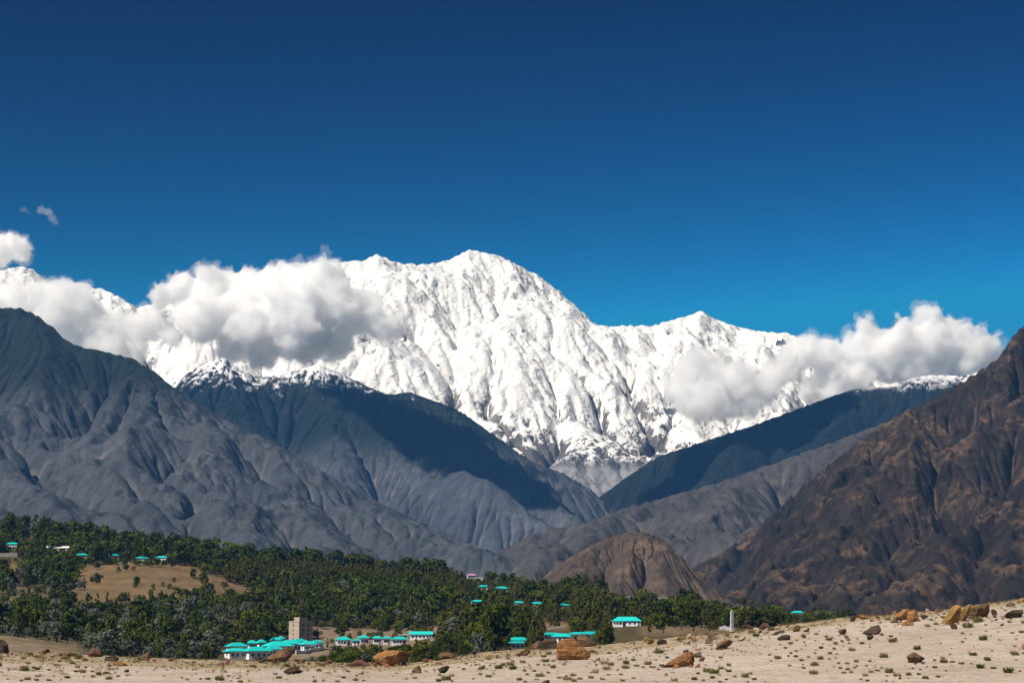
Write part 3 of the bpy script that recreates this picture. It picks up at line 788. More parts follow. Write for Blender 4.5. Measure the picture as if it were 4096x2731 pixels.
def crown_mesh(kind, g, n):
    """unit-height crown (z from 0 to 1, radius about 0.5) of leaf-sized faces lying in clumps; returns quads (n,4,3)"""
    cl = []
    if kind in ('broad', 'bright', 'olive'):
        m = g.integers(14, 20)
        for i in range(m):
            a = g.uniform(0, 2 * np.pi); e = g.uniform(-1.0, 1.35)
            r = 0.34 * g.uniform(0.75, 1.15)
            cl.append((np.array([np.cos(a) * np.cos(e) * r, np.sin(a) * np.cos(e) * r, 0.50 + 0.36 * np.sin(e)]), g.uniform(0.15, 0.24)))
        cl.append((np.array([0, 0, 0.52]), 0.30))
    elif kind == 'poplar':
        for i in range(15):
            z = g.uniform(0.02, 0.95); w = 0.42 * math.sin(math.pi * min(0.98, 0.10 + z * 0.88)) ** 0.7
            a = g.uniform(0, 2 * np.pi)
            cl.append((np.array([np.cos(a) * w * 0.5, np.sin(a) * w * 0.5, z]), 0.05 + 0.26 * w))
    else:
        for i in range(18):
            z = g.uniform(0.0, 0.97); w = 0.48 * (1 - z) ** 0.8 + 0.03
            a = g.uniform(0, 2 * np.pi)
            cl.append((np.array([np.cos(a) * w * 0.62, np.sin(a) * w * 0.62, z]), 0.05 + 0.30 * w))
    w = np.array([c[1] ** 2 for c in cl]); w /= w.sum()
    idx = g.choice(len(cl), n, p=w)
    C = np.array([c[0] for c in cl])[idx]; Rr = np.array([c[1] for c in cl])[idx]
    d = g.normal(0, 1, (n, 3)); d /= np.linalg.norm(d, axis=1)[:, None]
    d[:, 2] = np.where(d[:, 2] < -0.4, -d[:, 2] * 0.5, d[:, 2])
    pos = C + d * (Rr * g.uniform(0.72, 1.08, n))[:, None]
    nrm = d + g.normal(0, 0.45, (n, 3)); nrm /= np.linalg.norm(nrm, axis=1)[:, None]
    up = g.normal(0, 1, (n, 3))
    tx = np.cross(nrm, up); tx /= np.linalg.norm(tx, axis=1)[:, None] + 1e-9
    ty = np.cross(nrm, tx)
    s = (0.062 if kind != 'pine' else 0.055) * g.uniform(0.6, 1.25, n)[:, None]
    asp = g.uniform(0.55, 1.0, n)[:, None]
    q = np.stack([pos - tx * s, pos - ty * s * asp, pos + tx * s, pos + ty * s * asp], 1)
    return q
def trunk_geo(h0, r, g, limbs=3):
    """tapered trunk with a few limbs, unit height 1"""
    V, F = [], []
    def tube(a, b, ra, rb, n=6):
        a = np.array(a, float); b = np.array(b, float); d = b - a; d /= np.linalg.norm(d)
        u = np.cross(d, [0.3, 0.9, 0.1]); u /= np.linalg.norm(u); v = np.cross(d, u)
        o = len(V)
        for c, rr in ((a, ra), (b, rb)):
            for i in range(n):
                t = 2 * math.pi * i / n
                V.append(c + rr * (math.cos(t) * u + math.sin(t) * v))
        for i in range(n):
            j = (i + 1) % n
            F.append([o + i, o + j, o + n + j, o + n + i])
    tube((0, 0, -0.06), (0.01, 0, h0), r, r * 0.7)
    tube((0.01, 0, h0), (0.0, 0.01, h0 + 0.3), r * 0.7, r * 0.3)
    for i in range(limbs):
        a = g.uniform(0, 6.28)
        tube((0.01, 0, h0 * 0.9), (0.24 * math.cos(a), 0.24 * math.sin(a), h0 + g.uniform(0.18, 0.32)), r * 0.45, r * 0.15)
    return np.array(V), np.array(F)
# kinds: crown width / height ratio, trunk share of the height
KIND = dict(broad=(0.95, 0.07), bright=(1.15, 0.05), olive=(1.05, 0.06), pine=(0.55, 0.14), poplar=(0.46, 0.08))
PROTO = {}
def protos(kind, n_proto, nleaf):
    out = []
    for i in range(n_proto):
        g = np.random.default_rng(100 + i + 17 * len(PROTO))
        q = crown_mesh(kind, g, nleaf)
        w, ts = KIND[kind]
        q = q.copy(); q[..., :2] *= w; q[..., 2] = ts * 0.8 + q[..., 2] * (1 - ts * 0.8)
        me = mesh_np(kind + '_crown', q.reshape(-1, 3), np.arange(nleaf * 4).reshape(-1, 4), FM[kind], smooth=False, link=False)
        tv, tf = trunk_geo(ts + 0.12, 0.028, g)
        tm = mesh_np(kind + '_trunk', tv, tf, barkm, link=False)
        lo = q[g.permutation(nleaf)[:int(nleaf * 0.55)]]
        lo = lo.mean(1, keepdims=True) + (lo - lo.mean(1, keepdims=True)) * 1.3
        out.append((me, tm, lo, tv, tf))
    PROTO[kind] = out
for k, n in (('broad', 5), ('bright', 3), ('olive', 4), ('pine', 4), ('poplar', 3)):
    protos(k, n, 620)

TREE_NAME = dict(broad='broadleaf_tree', bright='leafy_tree', olive='olive_tree', pine='pine_tree', poplar='poplar_tree')
TREES = []      # (x, y, z, height, kind, proto, rot, px, py_base)
SKYTOP = [(-150, 2010), (0, 2026), (60, 2028), (180, 2050), (350, 2062), (500, 2100), (700, 2128), (800, 2122), (900, 2158), (1100, 2180), (1240, 2164), (1320, 2192), (1460, 2178), (1540, 2238), (1680, 2212), (1760, 2222), (1830, 2215), (1870, 2290), (2000, 2276), (2080, 2290), (2200, 2312), (2290, 2278), (2400, 2285), (2440, 2350), (2520, 2352), (2600, 2345), (2680, 2362), (2760, 2345), (2830, 2380), (2960, 2408), (3060, 2410), (3200, 2432), (3280, 2414), (3340, 2425), (3385, 2465), (3420, 2480)]
tg = np.random.default_rng(2024)
HOUSE_BOX = []   # filled below: picture boxes the trees keep clear of (roofs one can see), with their distance
def region_kind(px, py, u):
    if py > 2440 and px < 930:                       # silvery scrub by the sand, lower left
        return 'olive' if u < 0.68 else ('broad' if u < 0.86 else ('bright' if u < 0.93 else 'poplar'))
    if px < 420 and py > 2290:
        return 'olive' if u < 0.40 else ('broad' if u < 0.75 else ('bright' if u < 0.88 else 'poplar'))
    if 900 < px < 2000 and 2285 < py < 2345:          # plantation of brownish conifers
        return 'pine'
    if px > 1650 and py > 2350:
        return 'pine' if u < 0.52 else ('broad' if u < 0.78 else ('bright' if u < 0.88 else ('poplar' if u < 0.95 else 'olive')))
    return 'broad' if u < 0.50 else ('bright' if u < 0.78 else ('pine' if u < 0.86 else ('olive' if u < 0.94 else 'poplar')))
HT = dict(broad=(7.5, 12.5), bright=(5.0, 8.5), olive=(4.5, 8.0), pine=(8.5, 12.5), poplar=(9.0, 13.0))
def add_tree(px, D, kind, h):
    x = (px - 2048) / FPX * D; z = float(ground(px, D))
    qx, qy = proj(x, D, z)
    TREES.append((x, D, z, h, kind, int(tg.integers(0, len(PROTO[kind]))), tg.uniform(0, 6.28), float(qx), float(qy)))
def clear_of_houses(x, D, z, h, kind):
    w = KIND[kind][0] * h * 0.55
    qx, qt = proj(x, D, z + h); _, qb = proj(x, D, z + h * 0.1)
    wp = w / D * FPX
    for (x0, x1, y0, y1, hd) in HOUSE_BOX:
        if D < hd + 3 and qx + wp > x0 and qx - wp < x1 and qb > y0 and qt < y1: return False
    return True
def plant():
    occ = {}
    def free(x, y, r):
        c = 8.0
        for i in range(int((x - r) // c), int((x + r) // c) + 1):
            for j in range(int((y - r) // c), int((y + r) // c) + 1):
                for (a, b, rr) in occ.get((i, j), ()):
                    if (a - x) ** 2 + (b - y) ** 2 < (0.62 * (r + rr)) ** 2: return False
        occ.setdefault((int(x // c), int(y // c)), []).append((x, y, r))
        return True
    # the skyline row first, each tree tall enough to reach the traced tree line
    px = -140.0
    while px < 3410:
        D = float(np.interp(px, [0, 1800, 3420], [1760, 1740, 1250])) + tg.uniform(-25, 25)
        x = (px - 2048) / FPX * D; z = float(ground(px, D))
        top = float(np.interp(px, [s[0] for s in SKYTOP], [s[1] for s in SKYTOP])) + abs(tg.normal(0, 1)) * 16
        zt = P(px, top, D)[2]
        h = max(6.0, min(19, (zt - z)))
        kind = 'broad' if tg.uniform() < 0.82 else ('poplar' if tg.uniform() < 0.4 else 'bright')
        if kind == 'poplar': h *= 1.06
        free(x, D, h * 0.42)
        if clear_of_houses(x, D, z, h, kind): add_tree(px, D, kind, h)
        px += h * KIND[kind][0] / D * FPX * tg.uniform(0.45, 0.9)
    n = 0
    for it in range(26000):
        px = tg.uniform(-170, 3440)
        D = math.sqrt(tg.uniform(540 ** 2, 1800 ** 2))
        x = (px - 2048) / FPX * D; z = float(ground(px, D))
        qx, qy = proj(x, D, z); u = float(np.clip(tg.uniform() + 0.55 * fbm(np.array([x / 70.0]), np.array([D / 140.0]), 3, seed=12)[0], 0, 0.999))
        kind = region_kind(qx, qy, u)
        h = tg.uniform(*HT[kind]) * float(np.clip(tg.lognormal(0, 0.30), 0.5, 1.7))
        if qy > 2440 and qx < 930: h *= 0.78
        jx, jy = qx + tg.normal(0, 9), qy + tg.normal(0, 5)
        if any(bool(inpoly(jx, jy, p)) for p in (BARE_HILL, BARE_LEFT, SANDY_LEFT, YARD, STRIP, SCREE, PATH)):
            if not (bool(inpoly(jx, jy, BARE_HILL)) and tg.uniform() < 0.03 or bool(inpoly(jx, jy, YARD)) and tg.uniform() < 0.10): continue
            h *= 0.5
        if bool(inpoly(jx, jy, DRY_LEFT)):
            if tg.uniform() > 0.15: continue
            h *= 0.7
        if bool(inpoly(jx, jy, SHADE_SOIL)) and tg.uniform() > 0.12: continue
        if px > 2450 and D < 900: continue
        if qy > np.interp(qx, KX, KY[425]) + 8: continue          # hidden behind the sand bank
        if D < 800 and 1190 < qx < 1900:
            if tg.uniform() < 0.55: continue
            h *= 0.42
        if D > 1500 and 900 < px < 3400: h *= 0.8
        # below the tree line traced on the photograph
        top = float(np.interp(qx, [s[0] for s in SKYTOP], [s[1] for s in SKYTOP]))
        _, qt = proj(x, D, z + h)
        if qt < top + 22:
            h2 = P(px, top + 22 + tg.uniform(0, 14), D)[2] - z
            if h2 < 0.55 * h: continue
            h = h2
        if h < 2.6 and tg.uniform() < 0.7: continue
        if D < 1500 and fbm(np.array([x / 38.0]), np.array([D / 80.0]), 2, seed=31)[0] > 0.36 and tg.uniform() < 0.85: continue
        if not clear_of_houses(x, D, z, h, kind): continue
        if not free(x, D, h * KIND[kind][0] * 0.5): continue
        add_tree(px, D, kind, h)
    # single trees seen clearly in the photograph
    for px, py, kind, h in [(655, 2430, 'poplar', 9.5), (702, 2428, 'poplar', 8.6), (745, 2432, 'poplar', 6.0), (550, 2450, 'poplar', 7), (400, 2440, 'poplar', 9), (440, 2435, 'poplar', 9.5), (380, 2332, 'broad', 4.8), (480, 2290, 'bright', 4.0), (444, 2259, 'broad', 4.9), (472, 2261, 'broad', 5.3), (556, 2265, 'broad', 5.5), (588, 2265, 'bright', 5.1), (636, 2265, 'broad', 5.3), (664, 2269, 'broad', 5.1), (330, 2261, 'broad', 5.9), (300, 2263, 'broad', 6.5), (505, 2265, 'broad', 6.1), (610, 2267, 'broad', 5.7), (700, 2273, 'broad', 5.9),
                            (2560, 2500, 'pine', 12.5), (2620, 2505, 'pine', 12), (2690, 2505, 'pine', 12.5), (2750, 2508, 'pine', 12), (2800, 2508, 'pine', 12.5), (2850, 2512, 'pine', 12), (2890, 2510, 'pine', 11.5), (2965, 2512, 'pine', 13), (3000, 2510, 'pine', 12), (3045, 2505, 'pine', 11.5)]:
        x, D, z = hit(px, py, 560)
        if clear_of_houses(x, D, z, h, kind): add_tree(px, D, kind, h)
plant_trees = plant
# ------------------------------------------------------------------ buildings
def simple(name, c1, c2, scale=1.2, rough=0.8, spec=0.2):
    t = NT(name, rough, spec); t.color(t.mix(t.ramp(t.noise(scale, 5, 0.6, vec=t.geo.outputs['Position']), 0.35, 0.7), c1, c2)); return t.m
M_white = simple('whitewash', (0.62, 0.62, 0.64), (0.80, 0.80, 0.82), 0.5)
def sheet_roof():
    t = NT('turquoise_sheet', 0.5, 0.3)
    oi = t.n.new('ShaderNodeObjectInfo')
    c = t.mix(oi.outputs['Random'], (0.0, 0.39, 0.40), (0.01, 0.55, 0.53))
    c = t.mix(t.ramp(t.noise(0.6, 4, 0.7), 0.42, 0.68, 0, 0.55), c, (0.03, 0.50, 0.49))
    c = t.mix(t.ramp(t.noise(1.6, 5, 0.7), 0.60, 0.74, 0, 0.5), c, (0.16, 0.15, 0.11))
    t.color(c)
    wv = t.n.new('ShaderNodeTexWave'); wv.inputs['Scale'].default_value = 1.3; t.l.new(t.tc.outputs['Object'], wv.inputs['Vector'])
    t.bump(wv.outputs['Fac'], 0.6, 0.08)
    return t.m
M_roof = sheet_roof()
M_worn = simple('worn_white', (0.36, 0.36, 0.38), (0.56, 0.56, 0.58), 0.9)
M_pinkroof = simple('pink_sheet', (0.50, 0.22, 0.45), (0.60, 0.29, 0.54), 0.4)
M_whiteroof = simple('white_sheet', (0.62, 0.63, 0.60), (0.78, 0.78, 0.75), 0.4)
M_glass = simple('dark_pane', (0.02, 0.025, 0.035), (0.05, 0.06, 0.075), 2.0, 0.25, 0.5)
M_frame = simple('window_frame', (0.10, 0.11, 0.14), (0.16, 0.17, 0.20), 2.0)
M_door = simple('door_paint', (0.07, 0.08, 0.13), (0.10, 0.11, 0.17), 2.0)
M_beige = simple('beige_plaster', (0.35, 0.285, 0.23), (0.44, 0.365, 0.30), 0.6)
M_conc = simple('grey_concrete', (0.28, 0.26, 0.25), (0.38, 0.355, 0.34), 0.8)
V = 'houses of the turquoise-roofed compound'
BUSH = []
class MB:
    def __init__(s): s.v = []; s.f = []
    def box(s, x0, x1, y0, y1, z0, z1):
        o = len(s.v)
        s.v += [(x, y, z) for z in (z0, z1) for y in (y0, y1) for x in (x0, x1)]
        s.f += [[o + q for q in f] for f in ([0, 2, 3, 1], [4, 5, 7, 6], [0, 1, 5, 4], [2, 6, 7, 3], [0, 4, 6, 2], [1, 3, 7, 5])]
        return s
    def poly(s, pts):
        o = len(s.v); s.v += list(pts); s.f.append(list(range(o, o + len(pts)))); return s
    def build(s, name, mat, parent=None):
        me = bpy.data.meshes.new(name); me.from_pydata(s.v, [], s.f); me.update()
        me.materials.append(mat)
        o = bpy.data.objects.new(name, me); COL.objects.link(o)
        if parent: o.parent = parent
        return o
def empty(name, loc, rz, label, cat, group=None):
    o = bpy.data.objects.new(name, None); COL.objects.link(o)
    o.empty_display_size = 0.5
    o.location = loc; o.rotation_euler = (0, 0, rz)
    return tag(o, label, cat, group)
def hip(mb, hx, hy, z, rise, ov, th=0.16):
    a, b = hx + ov, hy + ov
    r = max(0.15, a - b * 0.95) if a > b else 0.15
    e = [(-a, -b, z), (a, -b, z), (a, b, z), (-a, b, z)]
    lo = [(x, y, z - th) for x, y, _ in e]
    k = [(-r, 0, z + rise), (r, 0, z + rise)]
    mb.poly([e[0], e[1], k[1], k[0]]); mb.poly([e[2], e[3], k[0], k[1]]); mb.poly([e[1], e[2], k[1]]); mb.poly([e[3], e[0], k[0]])
    for i in range(4):
        j = (i + 1) % 4; mb.poly([lo[i], lo[j], e[j], e[i]])
    mb.poly([lo[3], lo[2], lo[1], lo[0]])
def window(parent, cx, cz, face, hx, hy, w=0.95, h=1.15):
    """a framed window set in a wall; its pane is a sub-part"""
    f = MB(); p = MB()
    if face == 'front':
        y = -hy - 0.05
        for (x0, x1, z0, z1) in ((cx - w / 2, cx + w / 2, cz + h / 2 - .1, cz + h / 2), (cx - w / 2, cx + w / 2, cz - h / 2, cz - h / 2 + .1), (cx - w / 2, cx - w / 2 + .1, cz - h / 2 + .1, cz + h / 2 - .1), (cx + w / 2 - .1, cx + w / 2, cz - h / 2 + .1, cz + h / 2 - .1)):
            f.box(x0, x1, y, y + 0.1, z0, z1)
        p.box(cx - w / 2 + .1, cx + w / 2 - .1, y + 0.02, y + 0.09, cz - h / 2 + .1, cz + h / 2 - .1)
    else:
        s = -1 if face == 'left' else 1
        x = s * (hx + 0.05)
        for (y0, y1, z0, z1) in ((cx - w / 2, cx + w / 2, cz + h / 2 - .1, cz + h / 2), (cx - w / 2, cx + w / 2, cz - h / 2, cz - h / 2 + .1), (cx - w / 2, cx - w / 2 + .1, cz - h / 2 + .1, cz + h / 2 - .1), (cx + w / 2 - .1, cx + w / 2, cz - h / 2 + .1, cz + h / 2 - .1)):
            f.box(min(x, x - s * .1), max(x, x - s * .1), y0, y1, z0, z1)
        p.box(min(x - s * .02, x - s * .09), max(x - s * .02, x - s * .09), cx - w / 2 + .1, cx + w / 2 - .1, cz - h / 2 + .1, cz + h / 2 - .1)
    fo = f.build('window', M_frame, parent)
    p.build('pane', M_glass, fo)
    return fo
def house(label, xl, xr, yr, ye, yb, yaw=14, ratio=0.6, group='houses with turquoise roofs', roof='hip', rm=None, wm=None, wins=3, porch=False, dd=0, cat='house', wing=0, keep=0.5):
    x, D, z = hit((xl + xr) / 2, yb, 560)
    D += dd; k = D / FPX
    th = R(yaw); W = (xr - xl) * k - 0.9
    if cat == 'hidden':
        W = max(W * 1.15, 8.0); ratio = 0.5; yaw = yaw if yaw != 14 else float((xl * 7) % 44 - 22); th = R(yaw)
    a = max(2.4, W / (math.cos(th) + ratio * math.sin(abs(th)))); b = max(2.2, a * ratio)
    hx, hy = a / 2, b / 2
    base = P((xl + xr) / 2, yb, D)
    wh = float(np.clip((yb - ye) * k, 2.5, 4.2)); rise = float(np.clip((ye - yr) * k * 1.0, 0.6, 2.6))
    rise = min(rise, (0.30 * max(b, 3.5) + 0.35) if cat != 'hidden' else 0.24 * b + 0.2)
    base[2] = P((xl + xr) / 2, ye, D)[2] - wh
    o = empty('house', base, th, label, 'house', group)
    wmat = wm or M_white
    MB().box(-hx, hx, -hy, hy, -2.2, wh - 0.1).build('wall', wmat, o)
    rf = MB()
    if roof == 'hip': hip(rf, hx, hy, wh + 0.08, rise, 0.85 if group == V else 0.6)
    elif roof == 'shed':
        ov = 0.5; z0 = wh; 
        for (p) in ([(-hx - ov, -hy - ov, z0), (hx + ov, -hy - ov, z0), (hx + ov, 0, z0 + rise), (-hx - ov, 0, z0 + rise)], [(hx + ov, hy + ov, z0), (-hx - ov, hy + ov, z0), (-hx - ov, 0, z0 + rise), (hx + ov, 0, z0 + rise)]):
            rf.poly(p); rf.poly([(q[0], q[1], q[2] - 0.15) for q in reversed(p)])
        for s in (-1, 1): rf.poly([(s * (hx + ov), -hy - ov, z0 - .15), (s * (hx + ov), hy + ov, z0 - .15), (s * (hx + ov), hy + ov, z0), (s * (hx + ov), 0, z0 + rise), (s * (hx + ov), -hy - ov, z0)])
        rf.poly([(-hx - ov, -hy - ov, z0 - .15), (hx + ov, -hy - ov, z0 - .15), (hx + ov, -hy - ov, z0), (-hx - ov, -hy - ov, z0)])
        for s in (-1, 1): MB().poly([(s * hx, -hy, wh - 0.1), (s * hx, hy, wh - 0.1), (s * hx, 0, wh + rise - 0.3)]).build('gable', wmat, o)
    else:
        rf.box(-hx - 0.4, hx + 0.4, -hy - 0.4, hy + 0.4, wh - 0.1, wh + 0.18)
    rf.build('roof', rm or M_roof, o)
    n = wins
    for i in range(n):
        cx = -hx + (i + 0.7) * (2 * hx) / (n + 0.9)
        window(o, cx, wh * 0.52, 'front', hx, hy)
    cx = hx - 0.85
    MB().box(cx - 0.45, cx + 0.45, -hy - 0.05, -hy + 0.02, 0.0, 2.05).build('door', M_door, o)
    if yaw > 5 and b > 2.6: window(o, 0, wh * 0.52, 'left', hx, hy)
    if yaw < -5 and b > 2.6: window(o, 0, wh * 0.52, 'right', hx, hy)
    if porch:
        for i in range(4):
            px_ = -hx + 0.3 + i * (1.5)
            MB().box(px_ - 0.12, px_ + 0.12, -hy - 1.5, -hy - 1.26, -0.5, wh - 0.2).build('pillar', wmat, o)
        MB().box(-hx, -hx + 5.2, -hy - 1.7, -hy - 0.06, wh - 0.2, wh + 0.0).build('porch_roof', rm or M_roof, o)
        MB().box(-hx, -hx + 5.2, -hy - 1.5, -hy - 1.4, -0.6, 0.7).build('parapet', wmat, o)
    if cat == 'hidden' and D > 1450 and xr < 800: BUSH.append((xl, xr, D - hy - 3.5))
    if cat == 'hidden': keep *= 0.8
    HOUSE_BOX.append((xl + (xr - xl) * (1 - keep) / 2, xr - (xr - xl) * (1 - keep) / 2, yr - 1, (yb - 4) if cat != 'hidden' else ye + 1, D - hy))
    return o
def vh(*a, **k):
    a = list(a); w = (a[2] - a[1]) * 0.07; a[1] -= w; a[2] += w
    return house(*a, group=V, yaw=k.pop('yaw', 32), **k)
vh('white house at the front left corner of the turquoise compound, three small windows', 900, 991, 2591, 2603, 2632, keep=1)
vh('white house with turquoise roof right behind the front left corner house', 907, 988, 2569, 2583, 2612, keep=.9)
vh('large front white house with broad turquoise roof left of the slanting brown boulder', 975, 1080, 2585, 2602, 2633, keep=1)
vh('turquoise-roofed house partly hidden by the slanting brown boulder', 1060, 1128, 2580, 2595, 2622, keep=1)
vh('long turquoise roof in the middle of the compound, above the slanting boulder', 1056, 1165, 2564, 2582, 2609, keep=1)
vh('turquoise-roofed house just below the beige tower', 1118, 1202, 2558, 2574, 2600, keep=1)
vh('turquoise-roofed house close under the right side of the beige tower', 1165, 1228, 2553, 2565, 2592, keep=1)
vh('white house with turquoise roof and windows on the right edge of the compound', 1203, 1262, 2563, 2575, 2604, keep=1, wins=4)
vh('last turquoise-roofed house at the right end of the compound', 1240, 1292, 2559, 2568, 2597, keep=1)
vh('small turquoise roof behind a tree at the back of the compound', 990, 1026, 2558, 2571, 2596, keep=.7)
vh('small turquoise roof at the back, right of the one behind a tree', 1028, 1061, 2553, 2568, 2592, keep=.7)
vh('turquoise-roofed house at the back, left of the beige tower', 1076, 1122, 2546, 2559, 2582, keep=.8)
vh('small turquoise roof touching the back house left of the beige tower', 1110, 1136, 2543, 2553, 2578, keep=.8)
G = 'white houses right of the compound'
house('white pavilion with pillars and turquoise roof right of the compound', 1338, 1406, 2545, 2557, 2579, yaw=12, group=G, porch=True, wins=2, keep=1)
house('low white annex joined to the right of the white pavilion', 1404, 1444, 2556, 2560, 2579, yaw=5, group=G, wins=1, keep=1)
house('white house with bright end wall, between the pavilion and the row of low roofs', 1430, 1478, 2540, 2550, 2573, yaw=25, group=G, wins=2, keep=1)
house('leftmost small turquoise roof in the row of three low roofs', 1488, 1530, 2543, 2551, 2574, yaw=8, group=G, keep=.9)
house('middle small turquoise roof in the row of three low roofs', 1528, 1566, 2544, 2552, 2575, yaw=8, group=G, keep=.9)
house('right-hand turquoise roof in the row of three low roofs, white wall beside it', 1562, 1632, 2545, 2555, 2577, yaw=8, group=G, wins=4, keep=1)
house('pale flat-roofed building between the low roofs and the long shed', 1590, 1634, 2533, 2537, 2556, yaw=8, group=G, roof='flat', rm=M_whiteroof, wins=3, keep=1)
house('long white shed with a bright turquoise roof, right of the village yard', 1636, 1732, 2520, 2535, 2556, yaw=4, ratio=0.3, group=G, roof='shed', wins=5, keep=1)
S = 'houses scattered in the wood'
def sh(label, xl, xr, yr, ye, h=24, **k): return house(label, xl, xr, yr, ye, ye + h, group=S, cat='hidden', **k)
sh('turquoise-roofed house in the trees left of the striped orange boulder', 2046, 2102, 2547, 2559, keep=.9)
sh('small turquoise roof just in front of the house left of the striped orange boulder', 2055, 2085, 2564, 2570, h=20, keep=.9)
sh('turquoise roof half hidden above the dark rocks left of the striped boulder', 2186, 2222, 2529, 2537, keep=.7)
sh('turquoise roof directly above the striped orange boulder', 2233, 2262, 2531, 2544, keep=.9)
sh('small blue-green roof above the tilted tan boulder', 2303, 2324, 2527, 2535, keep=.8)
sh('small turquoise roof right of the tilted tan boulder', 2347, 2373, 2525, 2534, keep=.7)
house('white verandah house with long turquoise roof among trees, left of the bare shaded soil', 2446, 2568, 2466, 2482, 2502, yaw=-6, group=S, porch=True, wins=5, keep=1, ratio=0.4)
sh('turquoise roof below the skyline, right of the pink roof', 1979, 2030, 2338, 2352, h=22, keep=.9)
sh('tiny turquoise roof between the pink roof and the larger turquoise one', 1926, 1943, 2338, 2345, h=20, keep=.9)
sh('broken-up turquoise roof behind trees in the middle of the wood', 1885, 1933, 2396, 2405, keep=.6)
sh('small turquoise roof in the wood right of the broken-up one', 2064, 2088, 2400, 2410, keep=.7)
sh('small turquoise roof deep in the wood, below the large round tree', 2138, 2158, 2403, 2413, keep=.8)
sh('tiny turquoise gable in the wood below the right of the large round tree', 2250, 2264, 2410, 2420, keep=.6)
sh('house with a pink roof near the skyline', 1872, 1900, 2290, 2300, h=20, rm=M_pinkroof, keep=.9)
sh('flat white roof near the skyline right of the pink roof', 1905, 1933, 2306, 2310, h=20, roof='flat', rm=M_whiteroof, keep=.9)
sh('low white roof in the skyline trees at the middle of the brown hill foot', 2505, 2530, 2382, 2386, h=18, roof='flat', rm=M_whiteroof, keep=.9)
sh('low white roof in the skyline trees right of the brown hill', 2632, 2668, 2384, 2390, h=18, roof='flat', rm=M_whiteroof, keep=.8)
sh('single turquoise roof near the right end of the wood', 3176, 3204, 2441, 2449, h=20, keep=.9)
sh('turquoise-roofed house at the far left edge of the wood', 28, 70, 2165, 2175, h=24, keep=.9)
sh('long low building with a white roof in the upper left wood', 186, 276, 2183, 2191, h=22, roof='shed', rm=M_whiteroof, ratio=0.25, yaw=3, keep=.9)
sh('turquoise roof in the upper left wood, right of the long white roof', 306, 350, 2209, 2219, keep=.8)
sh('small turquoise roof at the top edge of the bare brown slope', 446, 460, 2213, 2220, keep=.8)
sh('tiny turquoise pyramid roof above the right end of the bare brown slope', 636, 660, 2222, 2229, keep=.9)
sh('low turquoise roof behind bushes above the bare brown slope', 550, 590, 2225, 2231, keep=.5)

# beige tower block
def tower():
    x, D, z = hit(1200, 2568, 700); k = D / FPX
    base = P(1203, 2566, D)
    o = empty('tower_block', base, R(45), 'beige four-storey tower block standing over the turquoise roofs', 'tower')
    a, b, h = 45 * k / 0.707, 50 * k / 0.707, 78 * k
    hx, hy = b / 2, a / 2       # local -y face looks to the right front, local -x face to the left front
    MB().box(-hx, hx, -hy, hy, -2, h).build('wall', M_beige, o)
    pp = MB()
    for (x0, x1, y0, y1) in ((-hx - .12, hx + .12, -hy - .12, -hy + .15), (-hx - .12, hx + .12, hy - .15, hy + .12), (-hx - .12, -hx + .15, -hy + .15, hy - .15), (hx - .15, hx + .12, -hy + .15, hy - .15)):
        pp.box(x0, x1, y0, y1, h + .003, h + 0.55)
    pp.build('parapet', M_beige, o)
    MB().box(-hx + 0.8, hx * 0.35, -hy + 0.8, hy * 0.2, h, h + 16 * k + 0.4).build('roof_room', M_beige, o)
    for st in range(4):
        for cx in (-hx * 0.45, hx * 0.35):
            window(o, cx, h * (0.14 + 0.235 * st), 'front', hx, hy, 0.9, 1.2)
        window(o, -hy * 0.35 + a * 0.25, h * (0.14 + 0.235 * st), 'left', hx, hy, 0.7, 1.2)
    HOUSE_BOX.append((1148, 1258, 2470, 2556, D + 4))
tower()
def pillar():
    x, D, z = hit(2927, 2520, 700); k = D / FPX
    o = empty('monument_pillar', P(2928, 2521, D), R(20), 'tall white pillar with a pointed top among the trees by the sand crest', 'monument')
    w, h = 5.0 * k, 84 * k
    MB().box(-w * 1.6, w * 1.6, -w * 1.6, w * 1.6, -1.5, 0.9).build('plinth', M_worn, o)
    m = MB()
    zs = np.linspace(0.9, h * 0.88, 8)
    for i in range(7):      # panelled shaft, each stage slightly slimmer
        r = w * (1.12 - 0.03 * i); m.box(-r, r, -r, r, zs[i], zs[i + 1] - 0.12); m.box(-r * .86, r * .86, -r * .86, r * .86, zs[i + 1] - 0.12, zs[i + 1])
    m.build('shaft', M_worn, o)
    c = MB(); r = w * 1.05; q = [(-r, -r, h * .88 + .003), (r, -r, h * .88 + .003), (r, r, h * .88 + .003), (-r, r, h * .88 + .003)]
    for i in range(4): c.poly([q[i], q[(i + 1) % 4], (0, 0, h)])
    c.poly(q[::-1]); c.build('cap', M_conc, o)
    HOUSE_BOX.append((2918, 2938, 2428, 2518, D - 1))
pillar()
